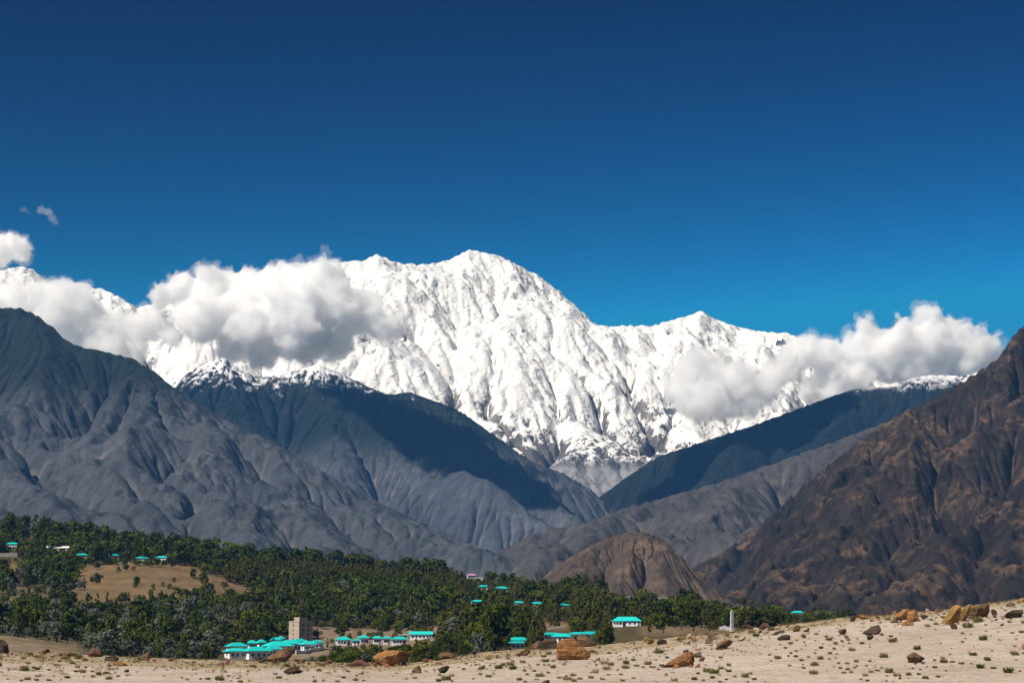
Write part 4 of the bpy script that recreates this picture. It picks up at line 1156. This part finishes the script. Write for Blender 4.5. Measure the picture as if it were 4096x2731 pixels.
def wall(label, p0, p1, hgt, d0=600, mat=None, th=0.4):
    """a free-standing wall following the ground between two picture points of its foot"""
    a = np.array(hit(*p0, d0)); b = np.array(hit(*p1, d0))
    n = 6; m = MB()
    d = (b - a)[:2]; L = np.linalg.norm(d); u = d / L; nx = np.array([-u[1], u[0]]) * th / 2
    for i in range(n):
        q = [a + (b - a) * i / n, a + (b - a) * (i + 1) / n - np.array([*(u * 0.02), 0])]
        z0 = min(gz(*v[:2]) for v in q) - 0.6; z1 = (gz(*q[0][:2]) + gz(*q[1][:2])) / 2 + hgt
        o = len(m.v)
        for zz in (z0, z1):
            for v, s in ((q[0], 1), (q[1], 1), (q[1], -1), (q[0], -1)): m.v.append((v[0] + s * nx[0], v[1] + s * nx[1], zz))
        m.f += [[o + 3, o + 2, o + 1, o], [o + 4, o + 5, o + 6, o + 7]] + [[o + i0, o + (i0 + 1) % 4, o + 4 + (i0 + 1) % 4, o + 4 + i0] for i0 in range(4)]
    w = m.build('boundary_wall', mat or M_conc); tag(w, label, 'wall')
    HOUSE_BOX.append((p0[0], p1[0], min(p0[1], p1[1]) - hgt / a[1] * FPX, max(p0[1], p1[1]), min(a[1], b[1])))
wall('low white wall at the foot of the white pointed pillar', (2872, 2516), (2918, 2520), 1.6, mat=M_worn)
wall('grey retaining wall at the far left edge below the wood', (-30, 2226), (80, 2228), 2.6, mat=M_conc)
wall('pale compound wall running right from the slanting brown boulder', (1192, 2616), (1300, 2598), 1.9, mat=M_white)
wall('low pale wall below the steep scree in the wood', (2190, 2518), (2262, 2508), 0.9, mat=M_conc)
plant_trees()
for xl, xr, D in BUSH:          # bushes at the foot of the half-hidden houses
    q = xl - 6
    while q < xr + 8:
        add_tree(q, D + tg.uniform(-2, 0.5), 'bright' if tg.uniform() < 0.5 else 'broad', tg.uniform(2.8, 4.0)); q += tg.uniform(8, 14)
# ------------------------------------------------------------------ trees: the ones that show largest are things, the rest is one wood
def place_trees():
    n = len(TREES)
    order = sorted(range(n), key=lambda i: -TREES[i][1])
    S_ = 0.5
    Wd, Hd = int(4096 * S_), int(700 * S_)
    buf = np.full((Hd, Wd), -1, np.int32)
    yy, xx = np.mgrid[0:Hd, 0:Wd]
    for i in order:
        x, y, z, h, kind, pr, rot, px, py = TREES[i]
        w = KIND[kind][0] * h * 0.45 / y * FPX; hp = h / y * FPX
        cx, cyy, rx, ry = px * S_, (py - hp * 0.55 - 2031) * S_, max(.6, w * S_), max(.6, hp * 0.45 * S_)
        x0, x1, y0, y1 = int(cx - rx), int(cx + rx) + 2, int(cyy - ry), int(cyy + ry) + 2
        x0, x1, y0, y1 = max(0, x0), min(Wd, x1), max(0, y0), min(Hd, y1)
        if x0 >= x1 or y0 >= y1: continue
        sx, sy = xx[y0:y1, x0:x1], yy[y0:y1, x0:x1]
        buf[y0:y1, x0:x1][((sx - cx) / rx) ** 2 + ((sy - cyy) / ry) ** 2 < 1] = i
    vis = np.bincount(buf[buf >= 0], minlength=n)
    pick = set(np.argsort(-vis)[:300].tolist())
    LMK = [(40, 2200, 'the far left house'), (230, 2200, 'the long white roof'), (150, 2400, 'the dry left slope'), (500, 2230, 'the brown slope top'), (560, 2350, 'the bare brown slope'), (700, 2450, 'the brown slope foot'), (1020, 2400, 'the brown slope end'),
           (150, 2580, 'the sandy hillock at left'), (420, 2600, 'the round reddish boulder'), (600, 2620, 'the pointed brown boulder'), (940, 2600, 'the front left compound house'), (1200, 2520, 'the beige tower'), (1260, 2330, 'the pale terrace strip'), (1370, 2560, 'the white pavilion'), (1680, 2540, 'the long shed'), (1700, 2620, 'the long flat slab by the crest'),
           (1890, 2295, 'the pink roof'), (2005, 2345, 'the roof below the skyline'), (1910, 2400, 'the broken-up turquoise roof'), (2075, 2555, 'the striped boulder house'), (2200, 2505, 'the scree in the wood'), (2150, 2408, 'the roof deep in the wood'), (2290, 2580, 'the striped orange boulder'), (2500, 2484, 'the verandah house'), (2500, 2300, 'the brown hill'), (2740, 2520, 'the shaded bare soil'), (2927, 2480, 'the white pillar'), (3190, 2446, 'the last turquoise roof'), (3350, 2450, 'the right end of the wood')]
    LOOK = dict(broad='dark green round-crowned', bright='bright green bushy', olive='silvery grey-green', pine='brownish olive conical', poplar='narrow upright green')
    used = {}
    restq = {k: [] for k in KIND}; rtv, rtf, ro = [], [], 0
    for i in range(n):
        x, y, z, h, kind, pr, rot, px, py = TREES[i]
        me, tm, lo, tv, tf = PROTO[kind][pr]
        if i in pick:
            o = bpy.data.objects.new(TREE_NAME[kind], None); COL.objects.link(o); o.empty_display_size = 0.5
            o.location = (x, y, z); o.rotation_euler = (0, 0, rot); o.scale = (h, h, h)
            for nm, dm in (('crown', me), ('trunk', tm)):
                c = bpy.data.objects.new(nm, dm); COL.objects.link(c); c.parent = o
            sky = y > 1700 or (px > 1900 and y > 1450)
            cyp = py - 0.5 * h / y * FPX
            L = min(LMK, key=lambda q: (q[0] - px) ** 2 + (2.5 * (q[1] - cyp)) ** 2)
            dx, dy = px - L[0], cyp - L[1]
            far = math.hypot(dx, dy)
            if abs(dx) > 1.4 * abs(dy): rel = ('left of ' if dx < 0 else 'right of ')
            else: rel = ('above ' if dy < 0 else 'below ')
            rel = ('close ' if far < 45 else ('well ' if far > 130 else '')) + rel
            size = 'tall' if h > 10.5 else ('small' if h < 4.6 else '')
            lab = ' '.join((size + ' ' + LOOK[kind] + ' tree ' + ('on skyline ' if sky else '') + rel + L[2]).split())
            tag(o, lab, 'tree', 'trees of the wooded bench')
        elif vis[i] > 0 or y > 1500:
            c, s = math.cos(rot), math.sin(rot)
            q = lo * h
            qx = q[..., 0] * c - q[..., 1] * s + x; qy = q[..., 0] * s + q[..., 1] * c + y
            restq[kind].append(np.stack([qx, qy, q[..., 2] + z], -1))
            t_ = tv * h; rtv.append(np.stack([t_[:, 0] * c - t_[:, 1] * s + x, t_[:, 0] * s + t_[:, 1] * c + y, t_[:, 2] + z], -1)); rtf.append(tf + ro); ro += len(tv)
    # one mesh for all of the wood that reads as a mass
    V, F, mi = [], [], []; off = 0
    kinds = [k for k in restq if restq[k]]
    for ki, k in enumerate(kinds):
        q = np.concatenate(restq[k]); m = len(q)
        V.append(q.reshape(-1, 3)); F.append(np.arange(m * 4).reshape(-1, 4) + off); mi.append(np.full(m, ki)); off += m * 4
    tvv = np.concatenate(rtv); tff = np.concatenate(rtf)
    V.append(tvv); F.append(tff + off); mi.append(np.full(len(tff), len(kinds)))
    o = mesh_np('wood', np.concatenate(V), np.concatenate(F), smooth=False)
    for k in kinds: o.data.materials.append(FM[k])
    o.data.materials.append(barkm)
    o.data.polygons.foreach_set('material_index', np.concatenate(mi).astype(np.int32))
    tag(o, 'dense wood of mixed trees covering the bench', 'wood', kind='stuff')
    print('TREES', n, 'visible', int((vis > 0).sum()), 'least px of picks', int(np.sort(vis)[-300]) if n > 300 else 0)
place_trees()

# ------------------------------------------------------------------ boulders
def rock_tex(name, a, b, c3, band=0.5):
    t = NT(name, 0.85, 0.2)
    n1 = t.noise(0.55, 5, 0.6); n2 = t.noise(2.2, 5, 0.7)
    lay = t.noise(0.9, 4, 0.6, stretch=(0.15, 0.15, 2.2), dist=0.3)
    c = t.mix(t.ramp(n1, 0.35, 0.62), a, b)
    c = t.mix(t.ramp(lay, 0.48, 0.62, 0, band), c, c3)
    c = t.mix(t.ramp(n2, 0.55, 0.75, 0, 0.6), c, (a[0] * .45, a[1] * .45, a[2] * .45))
    t.color(c)
    t.bump(t.math('ADD', t.math('MULTIPLY', lay, 1.2), t.math('ADD', n1, t.math('MULTIPLY', n2, 0.5))), 0.9, 0.5)
    return t.m
RM = dict(
    orange=rock_tex('orange_rock', (0.19, 0.088, 0.032), (0.30, 0.145, 0.055), (0.36, 0.20, 0.085)),
    gold=rock_tex('golden_rock', (0.20, 0.115, 0.035), (0.34, 0.20, 0.065), (0.13, 0.075, 0.03)),
    brown=rock_tex('brown_rock', (0.095, 0.058, 0.032), (0.165, 0.098, 0.052), (0.21, 0.125, 0.065)),
    dark=rock_tex('dark_rock', (0.035, 0.026, 0.020), (0.080, 0.055, 0.036), (0.10, 0.065, 0.042)),
    red=rock_tex('reddish_rock', (0.090, 0.042, 0.030), (0.155, 0.078, 0.052), (0.19, 0.10, 0.065)),
    pale=rock_tex('pale_rock', (0.30, 0.23, 0.165), (0.42, 0.33, 0.25), (0.24, 0.17, 0.11)))
ICO4, ICO5 = ico(4), ico(5)
def boulder(cx, yb, w, h, colour, label, lean=0.0, block=0.5, seed=None, group=None, yaw=None, deep=0.75, sub=None, sink=0.26, name='boulder'):
    """cx, yb: foot in the picture; w, h: size in photo pixels; lean: which end stands higher"""
    seed = seed if seed is not None else int(cx * 7 + yb)
    g = np.random.default_rng(seed)
    x, D, z = hit(cx, yb, 205, 520)
    k = D / FPX; W, H = w * k * 0.95, h * k * 0.95
    v, f = (sub or (ICO5 if w > 60 else (ICO4 if w > 30 else ICO3))); v = v.copy()
    v = np.sign(v) * np.abs(v) ** (1 - 0.45 * block)                        # towards a block
    for i in range(13 + int(block * 8)):                                      # split faces
        n = g.normal(0, 1, 3); n[2] *= 0.7; n /= np.linalg.norm(n); d = g.uniform(0.42, 0.80)
        p = v @ n; v = v - np.maximum(p - d, 0)[:, None] * n * 0.96
    fr = 1.7; nz = np.array([mnoise.fractal(Vector((a * fr + seed % 97, b * fr, c * fr)), 0.6, 2.2, 5) + 0.5 * mnoise.fractal(Vector((a * 5, b * 5 + seed % 31, c * 7)), 0.6, 2.1, 3) for a, b, c in v])
    v = v * (1 + 0.075 * nz[:, None])
    st = np.floor((v[:, 2] + 0.15 * v[:, 0]) * 4.4 + seed % 5)               # weathered layers
    v[:, :2] *= (1 + 0.085 * np.sin(st * 12.9898 + seed))[:, None]
    t_ = (v[:, 0] - v[:, 0].min()) / (np.ptp(v[:, 0]) + 1e-9)
    v[:, 2] = v[:, 2] - v[:, 2].min()
    v[:, 2] *= np.clip(1 + lean * (t_ - 0.5) * 2 * 0.85, 0.12, 2) / (1 + abs(lean) * 0.6)
    v[:, 0] -= (v[:, 0].max() + v[:, 0].min()) / 2
    v *= np.array([W / np.ptp(v[:, 0]), W * deep / np.ptp(v[:, 1]), H * (1 + sink) / np.ptp(v[:, 2])])
    o = mesh_np(name, v, f, RM[colour], smooth=False)
    o.data.polygons.foreach_set('use_smooth', np.full(len(f), False))
    o.location = (x, D + W * deep * 0.25, gz(x, D) - H * sink * 0.7)
    o.rotation_euler = (0, 0, R(yaw if yaw is not None else g.uniform(-12, 12)))
    tag(o, label, 'rock' if w > 30 else 'stone', group or 'boulders on the sand bank')
    return o
B = [
 (1123, 2646, 134, 60, 'brown', 'big slanting brown boulder rising to the right in front of the turquoise compound', .55, .5),
 (1570, 2662, 160, 60, 'orange', 'big blocky orange-brown boulder below the long shed', .1, .9),
 (1440, 2664, 104, 26, 'red', 'low purplish boulder on the left of the big blocky orange-brown one', .2, .4),
 (1786, 2634, 76, 26, 'brown', 'long flat tan slab on the crest right of the long shed', .35, .6),
 (2292, 2638, 145, 82, 'orange', 'large striped orange block with pale layers on the crest', .0, 1.0),
 (2346, 2584, 86, 50, 'brown', 'tilted tan boulder behind the right of the striped orange block', -.6, .6),
 (2190, 2596, 74, 48, 'dark', 'dark rounded rock pile left of the striped orange block', .2, .3),
 (2140, 2594, 62, 34, 'brown', 'brown boulder on the left of the dark rock pile', .5, .4),
 (2092, 2621, 66, 26, 'brown', 'low leaning slab on the slope left of the striped orange block', .6, .5),
 (2705, 2667, 142, 60, 'orange', 'pointed orange slab lying on the sand, rising to the right', .8, .3),
 (2778, 2617, 46, 26, 'pale', 'flat pale stone on the upper end of the pointed orange slab', -.3, .5),
 (2736, 2610, 28, 14, 'dark', 'small dark stone behind the pointed orange slab', .3, .3),
 (2800, 2643, 28, 18, 'red', 'small dark red stone right of the pointed orange slab', .5, .7),
 (2890, 2596, 70, 38, 'brown', 'rounded brown mound of rock below the white pillar', .1, .1),
 (3475, 2537, 78, 38, 'dark', 'long dark brown boulder leaning right on the upper sand', .55, .6),
 (3468, 2558, 30, 20, 'dark', 'small dark boulder just below the long dark leaning one', .2, .3),
 (3600, 2478, 70, 42, 'orange', 'broad rounded orange rock, left part of the crest cluster', .0, .5),
 (3640, 2486, 50, 48, 'orange', 'upright orange rock, right part of the crest cluster', .2, .7),
 (3566, 2490, 30, 22, 'brown', 'small jagged brown rock at the left foot of the orange crest cluster', .4, .6),
 (3616, 2500, 60, 20, 'orange', 'flat orange stone in front of the orange crest cluster', .3, .2),
 (3686, 2472, 34, 14, 'dark', 'dark low stone touching the right of the orange crest cluster', .0, .4),
 (3790, 2494, 92, 74, 'gold', 'steep golden slab at the left of the big layered outcrop', .9, .5),
 (3838, 2484, 82, 66, 'gold', 'golden brown slab in the middle of the big layered outcrop', .7, .7),
 (3905, 2470, 96, 56, 'brown', 'dark brown hump at the right of the big layered outcrop', .3, .4),
 (3962, 2460, 26, 24, 'dark', 'small dark rock at the right foot of the big layered outcrop', .0, .3),
 (4040, 2470, 80, 32, 'dark', 'dark flat boulder right of the big layered outcrop', .35, .5),
 (3646, 2650, 86, 40, 'brown', 'angular orange-brown boulder alone in the lower right sand', .35, .7),
 (3800, 2517, 38, 24, 'dark', 'small round dark boulder below the big layered outcrop', .0, .2),
 (4092, 2594, 60, 26, 'orange', 'orange boulder cut by the right edge of the picture', .2, .4),
 (4076, 2408, 44, 18, 'gold', 'tan slab on the highest right end of the crest', .2, .6),
 (4030, 2424, 40, 14, 'brown', 'low brown stone on the crest left of the highest tan slab', .1, .4),
 (2594, 2575, 46, 28, 'gold', 'yellow-orange boulder at the edge of the wood below the verandah house', -.3, .3),
 (2642, 2576, 44, 20, 'dark', 'dark flat boulder right of the yellow-orange one', .0, .5),
 (2722, 2557, 28, 15, 'gold', 'small tan boulder in front of the shaded bare soil', .3, .4),
 (2840, 2553, 34, 18, 'red', 'dull red boulder on the crest left of the white pillar', .0, .2),
 (2830, 2573, 34, 20, 'brown', 'grey-brown boulder below the dull red one near the white pillar', .2, .4),
 (2960, 2562, 36, 22, 'pale', 'white stone with a dark hollow, on the crest right of the white pillar', .4, .5),
 (2992, 2513, 40, 18, 'red', 'long reddish stone on the crest below the last trees', .0, .4),
 (3048, 2513, 42, 22, 'red', 'rough reddish boulder on the crest, right of the long reddish stone', .1, .6),
 (3178, 2526, 34, 26, 'brown', 'upright brown rock on the crest in front of the last trees', .1, .6),
 (3216, 2526, 30, 16, 'dark', 'dark wedge-shaped stone right of the upright brown rock', .4, .4),
 (3126, 2560, 56, 22, 'dark', 'dark flat boulder with a bush on it, below the upright brown rock', .2, .4),
 (3204, 2550, 24, 15, 'red', 'small dark red stone right of the dark flat boulder with a bush', .0, .4),
 (3358, 2537, 36, 24, 'brown', 'rounded brown boulder left of the long dark leaning one', .1, .3),
 (3375, 2552, 20, 12, 'red', 'small reddish stone below the rounded brown boulder', .0, .3),
 (3402, 2484, 26, 24, 'dark', 'dark boulder on the crest at the right end of the wood', .3, .5),
 (3450, 2476, 50, 20, 'gold', 'tan boulder on the crest left of the orange cluster', -.2, .4),
 (3430, 2468, 40, 22, 'dark', 'dark sloping rock behind the tan boulder on the crest', .5, .5),
 (18, 2612, 72, 54, 'dark', 'big dark boulder at the far left edge', .0, .2),
 (2, 2665, 56, 24, 'red', 'dark red boulder low at the left edge', .0, .4),
 (188, 2611, 52, 16, 'brown', 'low brown stone on the crest, right of the big dark boulder', .5, .4),
 (278, 2636, 44, 24, 'brown', 'square brown boulder with a dark face at lower left', .0, .9),
 (394, 2626, 70, 36, 'red', 'round reddish boulder against the silvery bushes', -.2, .2),
 (462, 2643, 64, 20, 'dark', 'flat dark slab right of the round reddish boulder', .1, .8),
 (500, 2661, 66, 17, 'orange', 'low orange stone in front of the flat dark slab', -.4, .3),
 (586, 2641, 54, 32, 'brown', 'pointed brown boulder left of the compound', .4, .5),
 (454, 2665, 22, 9, 'dark', 'little dark stone left of the low orange one', .0, .3),
 (524, 2687, 22, 12, 'dark', 'little dark stone on the sand under the low orange one', .0, .3),
 (922, 2658, 24, 22, 'red', 'reddish stone below the front left corner house', .3, .6),
 (894, 2662, 30, 14, 'red', 'dull red stone left of the one below the corner house', .0, .4),
 (1044, 2638, 24, 17, 'dark', 'dark pointed stone at the left foot of the slanting brown boulder', .0, .6),
 (1221, 2647, 24, 10, 'dark', 'small dark stone right of the slanting brown boulder', .0, .3),
 (1321, 2653, 34, 16, 'red', 'small brown-red boulder on the crest below the white pavilion', .2, .6),
 (1181, 2693, 84, 24, 'dark', 'long low dark boulder on the sand under the slanting brown one', .1, .5),
 (1022, 2667, 26, 10, 'dark', 'little dark stone under the front house', .0, .3),
 (1282, 2683, 26, 9, 'dark', 'flat dark stone right of the long low dark boulder', .1, .3),
 (1670, 2690, 44, 30, 'brown', 'rounded brown boulder on the sand below the blocky orange one', .2, .4),
 (1780, 2690, 46, 28, 'dark', 'dark sloping boulder on the sand under the flat tan slab', .5, .5),
 (1449, 2696, 28, 15, 'pale', 'small pale-brown stone on the sand left of the rounded brown boulder', .3, .5),
 (2182, 2732, 34, 14, 'brown', 'brown stone at the bottom edge below the striped block', .0, .4),
 (1926, 2677, 32, 18, 'dark', 'small leaning dark stone in mid sand', .6, .4)]
for cx, yb, w, h, colr, lab, lean, blk in B: boulder(cx, yb, w, h, colr, lab, lean, blk)

# broken pieces lying at the feet of the big boulders
cg = np.random.default_rng(313)
def rubble():
    names = iter(['slanting brown boulder by the compound', 'blocky orange-brown boulder', 'low purplish boulder', 'long flat tan slab', 'striped orange block', 'tilted tan boulder', 'dark rounded rock pile', 'brown boulder beside the rock pile', 'low leaning slab', 'pointed orange slab', 'rounded brown mound', 'long dark leaning boulder', 'broad rounded orange rock', 'flat orange crest stone', 'steep golden slab', 'golden brown slab of the layered outcrop', 'dark brown hump of the layered outcrop', 'dark flat boulder on the right', 'lone angular boulder', 'orange boulder at the right edge', 'big dark boulder at the left edge', 'round reddish boulder', 'flat dark slab at lower left', 'low orange stone', 'long low dark boulder'])
    for cx, yb, w, h, colr, lab, lean, blk in B:
        if w < 60: continue
        what = next(names, 'big boulder')
        for i in range(3 if w < 90 else 5):
            s = float(cg.uniform(0.09, 0.20)) * w; u = float(cg.uniform(-0.75, 0.75)); v = float(cg.uniform(-4, 7))
            where = ('at the left end of' if u < -0.4 else ('at the right end of' if u > 0.4 else 'in front of')) + ' the '
            boulder(cx + u * w, yb + v, s, s * cg.uniform(0.45, 0.75), colr, ('larger' if s > 0.15 * w else 'small') + ' rock piece ' + where + what, cg.uniform(-.4, .5), cg.uniform(.3, .9), group='broken pieces round the big boulders', sub=ICO3, name='stone', seed=int(cx * 3 + i))
rubble()

# ------------------------------------------------------------------ scrub, grass and small stones on the sand
def tuft_mesh(g, n, dry=False):
    a = g.uniform(0, 2 * np.pi, n); r = np.sqrt(g.uniform(0, 1, n)) * 0.30
    bx, by = np.cos(a) * r, np.sin(a) * r
    e = g.uniform(0.25, 1.25, n); L = g.uniform(0.35, 0.75, n)
    a2 = a + g.normal(0, 0.6, n)
    tx, ty, tz = bx + np.cos(a2) * np.cos(e) * L * 0.7, by + np.sin(a2) * np.cos(e) * L * 0.7, np.sin(e) * L
    w = g.uniform(0.025, 0.07, n)
    sx, sy = -np.sin(a2) * w, np.cos(a2) * w
    z0 = np.full(n, -0.04)
    mx, my, mz = bx * .4 + tx * .6, by * .4 + ty * .6, tz * .62
    q = np.stack([np.stack([bx, by, z0], -1), np.stack([mx + sx, my + sy, mz], -1), np.stack([tx, ty, tz], -1), np.stack([mx - sx, my - sy, mz], -1)], 1)
    return q
SM = dict(green=foliage_mat('scrub_olive', (0.17, 0.165, 0.055), (0.26, 0.24, 0.09), (0.36, 0.32, 0.15)),
          dry=foliage_mat('scrub_dry', (0.24, 0.19, 0.095), (0.34, 0.275, 0.15), (0.42, 0.35, 0.20)),
          dark=foliage_mat('scrub_dark', (0.085, 0.095, 0.025), (0.15, 0.155, 0.045), (0.22, 0.21, 0.075)))
SP = {}
for k in SM:
    SP[k] = []
    for i in range(4):
        g = np.random.default_rng(500 + i + len(SP) * 10)
        q = tuft_mesh(g, 130 if k != 'dry' else 80)
        SP[k].append((mesh_np('scrub', q.reshape(-1, 3), np.arange(len(q) * 4).reshape(-1, 4), SM[k], smooth=False, link=False), q))
sg = np.random.default_rng(77)
SL = [(18, 2612, 'the big dark left boulder'), (278, 2636, 'the square brown boulder'), (500, 2661, 'the low orange stone'), (890, 2660, 'the dull red stone'), (1123, 2646, 'the slanting brown boulder'), (1181, 2690, 'the long low dark boulder'), (1570, 2660, 'the blocky orange-brown boulder'), (1670, 2690, 'the rounded brown boulder'), (1926, 2677, 'the leaning dark stone'), (2292, 2638, 'the striped orange block'), (2594, 2575, 'the yellow-orange boulder'), (2705, 2660, 'the pointed orange slab'), (2890, 2596, 'the brown rock mound'), (2960, 2562, 'the white stone'), (3126, 2560, 'the dark flat boulder'), (3358, 2537, 'the rounded brown crest boulder'), (3475, 2537, 'the long dark leaning boulder'), (3616, 2500, 'the orange crest cluster'), (3646, 2640, 'the lone angular boulder'), (3800, 2517, 'the round dark boulder'), (3850, 2485, 'the layered outcrop'), (4040, 2470, 'the dark flat right boulder'), (4090, 2594, 'the boulder at the right edge')]
def near_label(px, py, words):
    L = min(SL, key=lambda q: (q[0] - px) ** 2 + (2 * (q[1] - py)) ** 2)
    dx, dy = px - L[0], py - L[1]; far = math.hypot(dx, dy)
    rel = ('left of ' if dx < 0 else 'right of ') if abs(dx) > 1.3 * abs(dy) else ('behind ' if dy < 0 else 'in front of ')
    return words + (' close ' if far < 60 else (' far ' if far > 200 else ' ')) + rel + L[2]
taken = []
def spot(lo, hi, minpx):
    for _ in range(400):
        px = sg.uniform(5, 4091)
        if sg.uniform() > np.interp(px, [0, 800, 1700, 2500, 4096], [0.75, 0.65, 0.7, 1.0, 1.0]): continue
        yc = float(np.interp(px, KX, KY[425]))
        py = yc + (2728 - yc) * sg.uniform(lo, hi)
        if sg.uniform() > 0.35 + 2.2 * fbm(np.array([px / 330.0]), np.array([py / 90.0]), 3, seed=44)[0]: continue
        if all((px - a) ** 2 + (2.2 * (py - b)) ** 2 > max(minpx, m) ** 2 for a, b, m in taken): 
            taken.append((px, py, minpx)); return px, py
    return None
for (cx, yb, w, h, *_r) in B: taken.append((cx, yb - 4, w * 0.45))
for px, py, k, wp in [(3855, 2510, 'green', 40), (3556, 2568, 'green', 32), (3652, 2598, 'dark', 30), (3520, 2630, 'green', 34), (3540, 2690, 'green', 34), (2820, 2688, 'green', 34), (2970, 2708, 'green', 30), (3240, 2695, 'green', 32), (3100, 2635, 'green', 28), (3245, 2662, 'green', 30), (3900, 2672, 'dark', 34), (4010, 2690, 'dark', 40), (4040, 2620, 'green', 32), (3915, 2560, 'dark', 34), (350, 2690, 'green', 26), (120, 2682, 'green', 36), (170, 2678, 'dark', 24), (3930, 2640, 'dark', 26), (3305, 2560, 'green', 24), (2630, 2612, 'green', 36), (2500, 2655, 'dark', 26), (2440, 2660, 'green', 24)]:
    x, D, z = hit(px, py, 205, 470); s = wp * D / FPX * 1.12
    me, q = SP[k][int(sg.integers(0, 4))]
    o = bpy.data.objects.new('shrub', me); COL.objects.link(o); o.location = (x, D, z); o.rotation_euler = (0, 0, sg.uniform(0, 6.28)); o.scale = (s, s, s * 0.95)
    tag(o, near_label(px, py, 'larger ' + dict(green='olive green', dark='dark green')[k] + ' shrub on pale sand'), 'shrub', 'shrubs dotted over the sand'); taken.append((px, py, 22))
for i in range(235):
    p = spot(0.03, 1.0, 26)
    if not p: continue
    px, py = p
    x, D, z = hit(px, py, 205, 470)
    k = ['green', 'dry', 'dark'][int(np.searchsorted([0.5, 0.82], sg.uniform()))]
    s = float(np.clip(20 * sg.lognormal(0, 0.38), 9, 44)) * D / FPX
    me, q = SP[k][int(sg.integers(0, 4))]
    o = bpy.data.objects.new('shrub', me); COL.objects.link(o); o.location = (x, D, z); o.rotation_euler = (0, 0, sg.uniform(0, 6.28)); o.scale = (s, s, s * sg.uniform(0.7, 1.0))
    tag(o, near_label(px, py, dict(green='olive', dry='dry straw-coloured', dark='dark green')[k] + ' shrub on sand'), 'shrub', 'shrubs dotted over the sand')
for i in range(190):
    p = spot(0.02, 1.0, 14) if i < 110 else spot(-0.02, 0.16, 12)
    if not p: continue
    px, py = p; k = ['brown', 'dark', 'red', 'pale', 'orange'][int(sg.integers(0, 5))]
    w = float(sg.uniform(7, 17) if i < 110 else sg.uniform(9, 26))
    boulder(px, py, w, w * sg.uniform(0.4, 0.65), k, near_label(px, py, 'small ' + dict(brown='brown', dark='dark', red='reddish', pale='pale', orange='orange')[k] + ' stone on sand'), sg.uniform(-.4, .5), sg.uniform(.2, .8), group='small stones scattered on the sand', sub=ICO3, name='stone')
# dry grass along the crest: nobody could count it
Q = []
for i in range(5200):
    px = sg.uniform(-100, 4200); yc = float(np.interp(px, KX, KY[425]))
    wd = float(np.interp(px, [0, 700, 1200, 1700, 2400, 3000, 4096], [40, 32, 26, 24, 30, 24, 10]))
    D = 425 - abs(sg.normal(0, 1)) * wd * 2.6 + sg.uniform(-10, 45)
    if D < 235: continue
    x = (px - 2048) / FPX * D
    if fbm(np.array([x / 9.0]), np.array([D / 9.0]), 3, seed=21)[0] < -0.02: continue
    q = SP['dry'][int(sg.integers(0, 4))][1]
    q = q[sg.permutation(len(q))[:14]] * sg.uniform(0.35, 0.8)
    Q.append(q + np.array([x, D, float(ground(px, D))]))
Q = np.concatenate(Q)
gm_ = foliage_mat('crest_grass', (0.145, 0.125, 0.050), (0.215, 0.175, 0.075), (0.28, 0.22, 0.11))
tag(mesh_np('dry_grass', Q.reshape(-1, 3), np.arange(len(Q) * 4).reshape(-1, 4), gm_, smooth=False), 'dry yellowish grass along the crest of the sand bank', 'grass', kind='stuff')
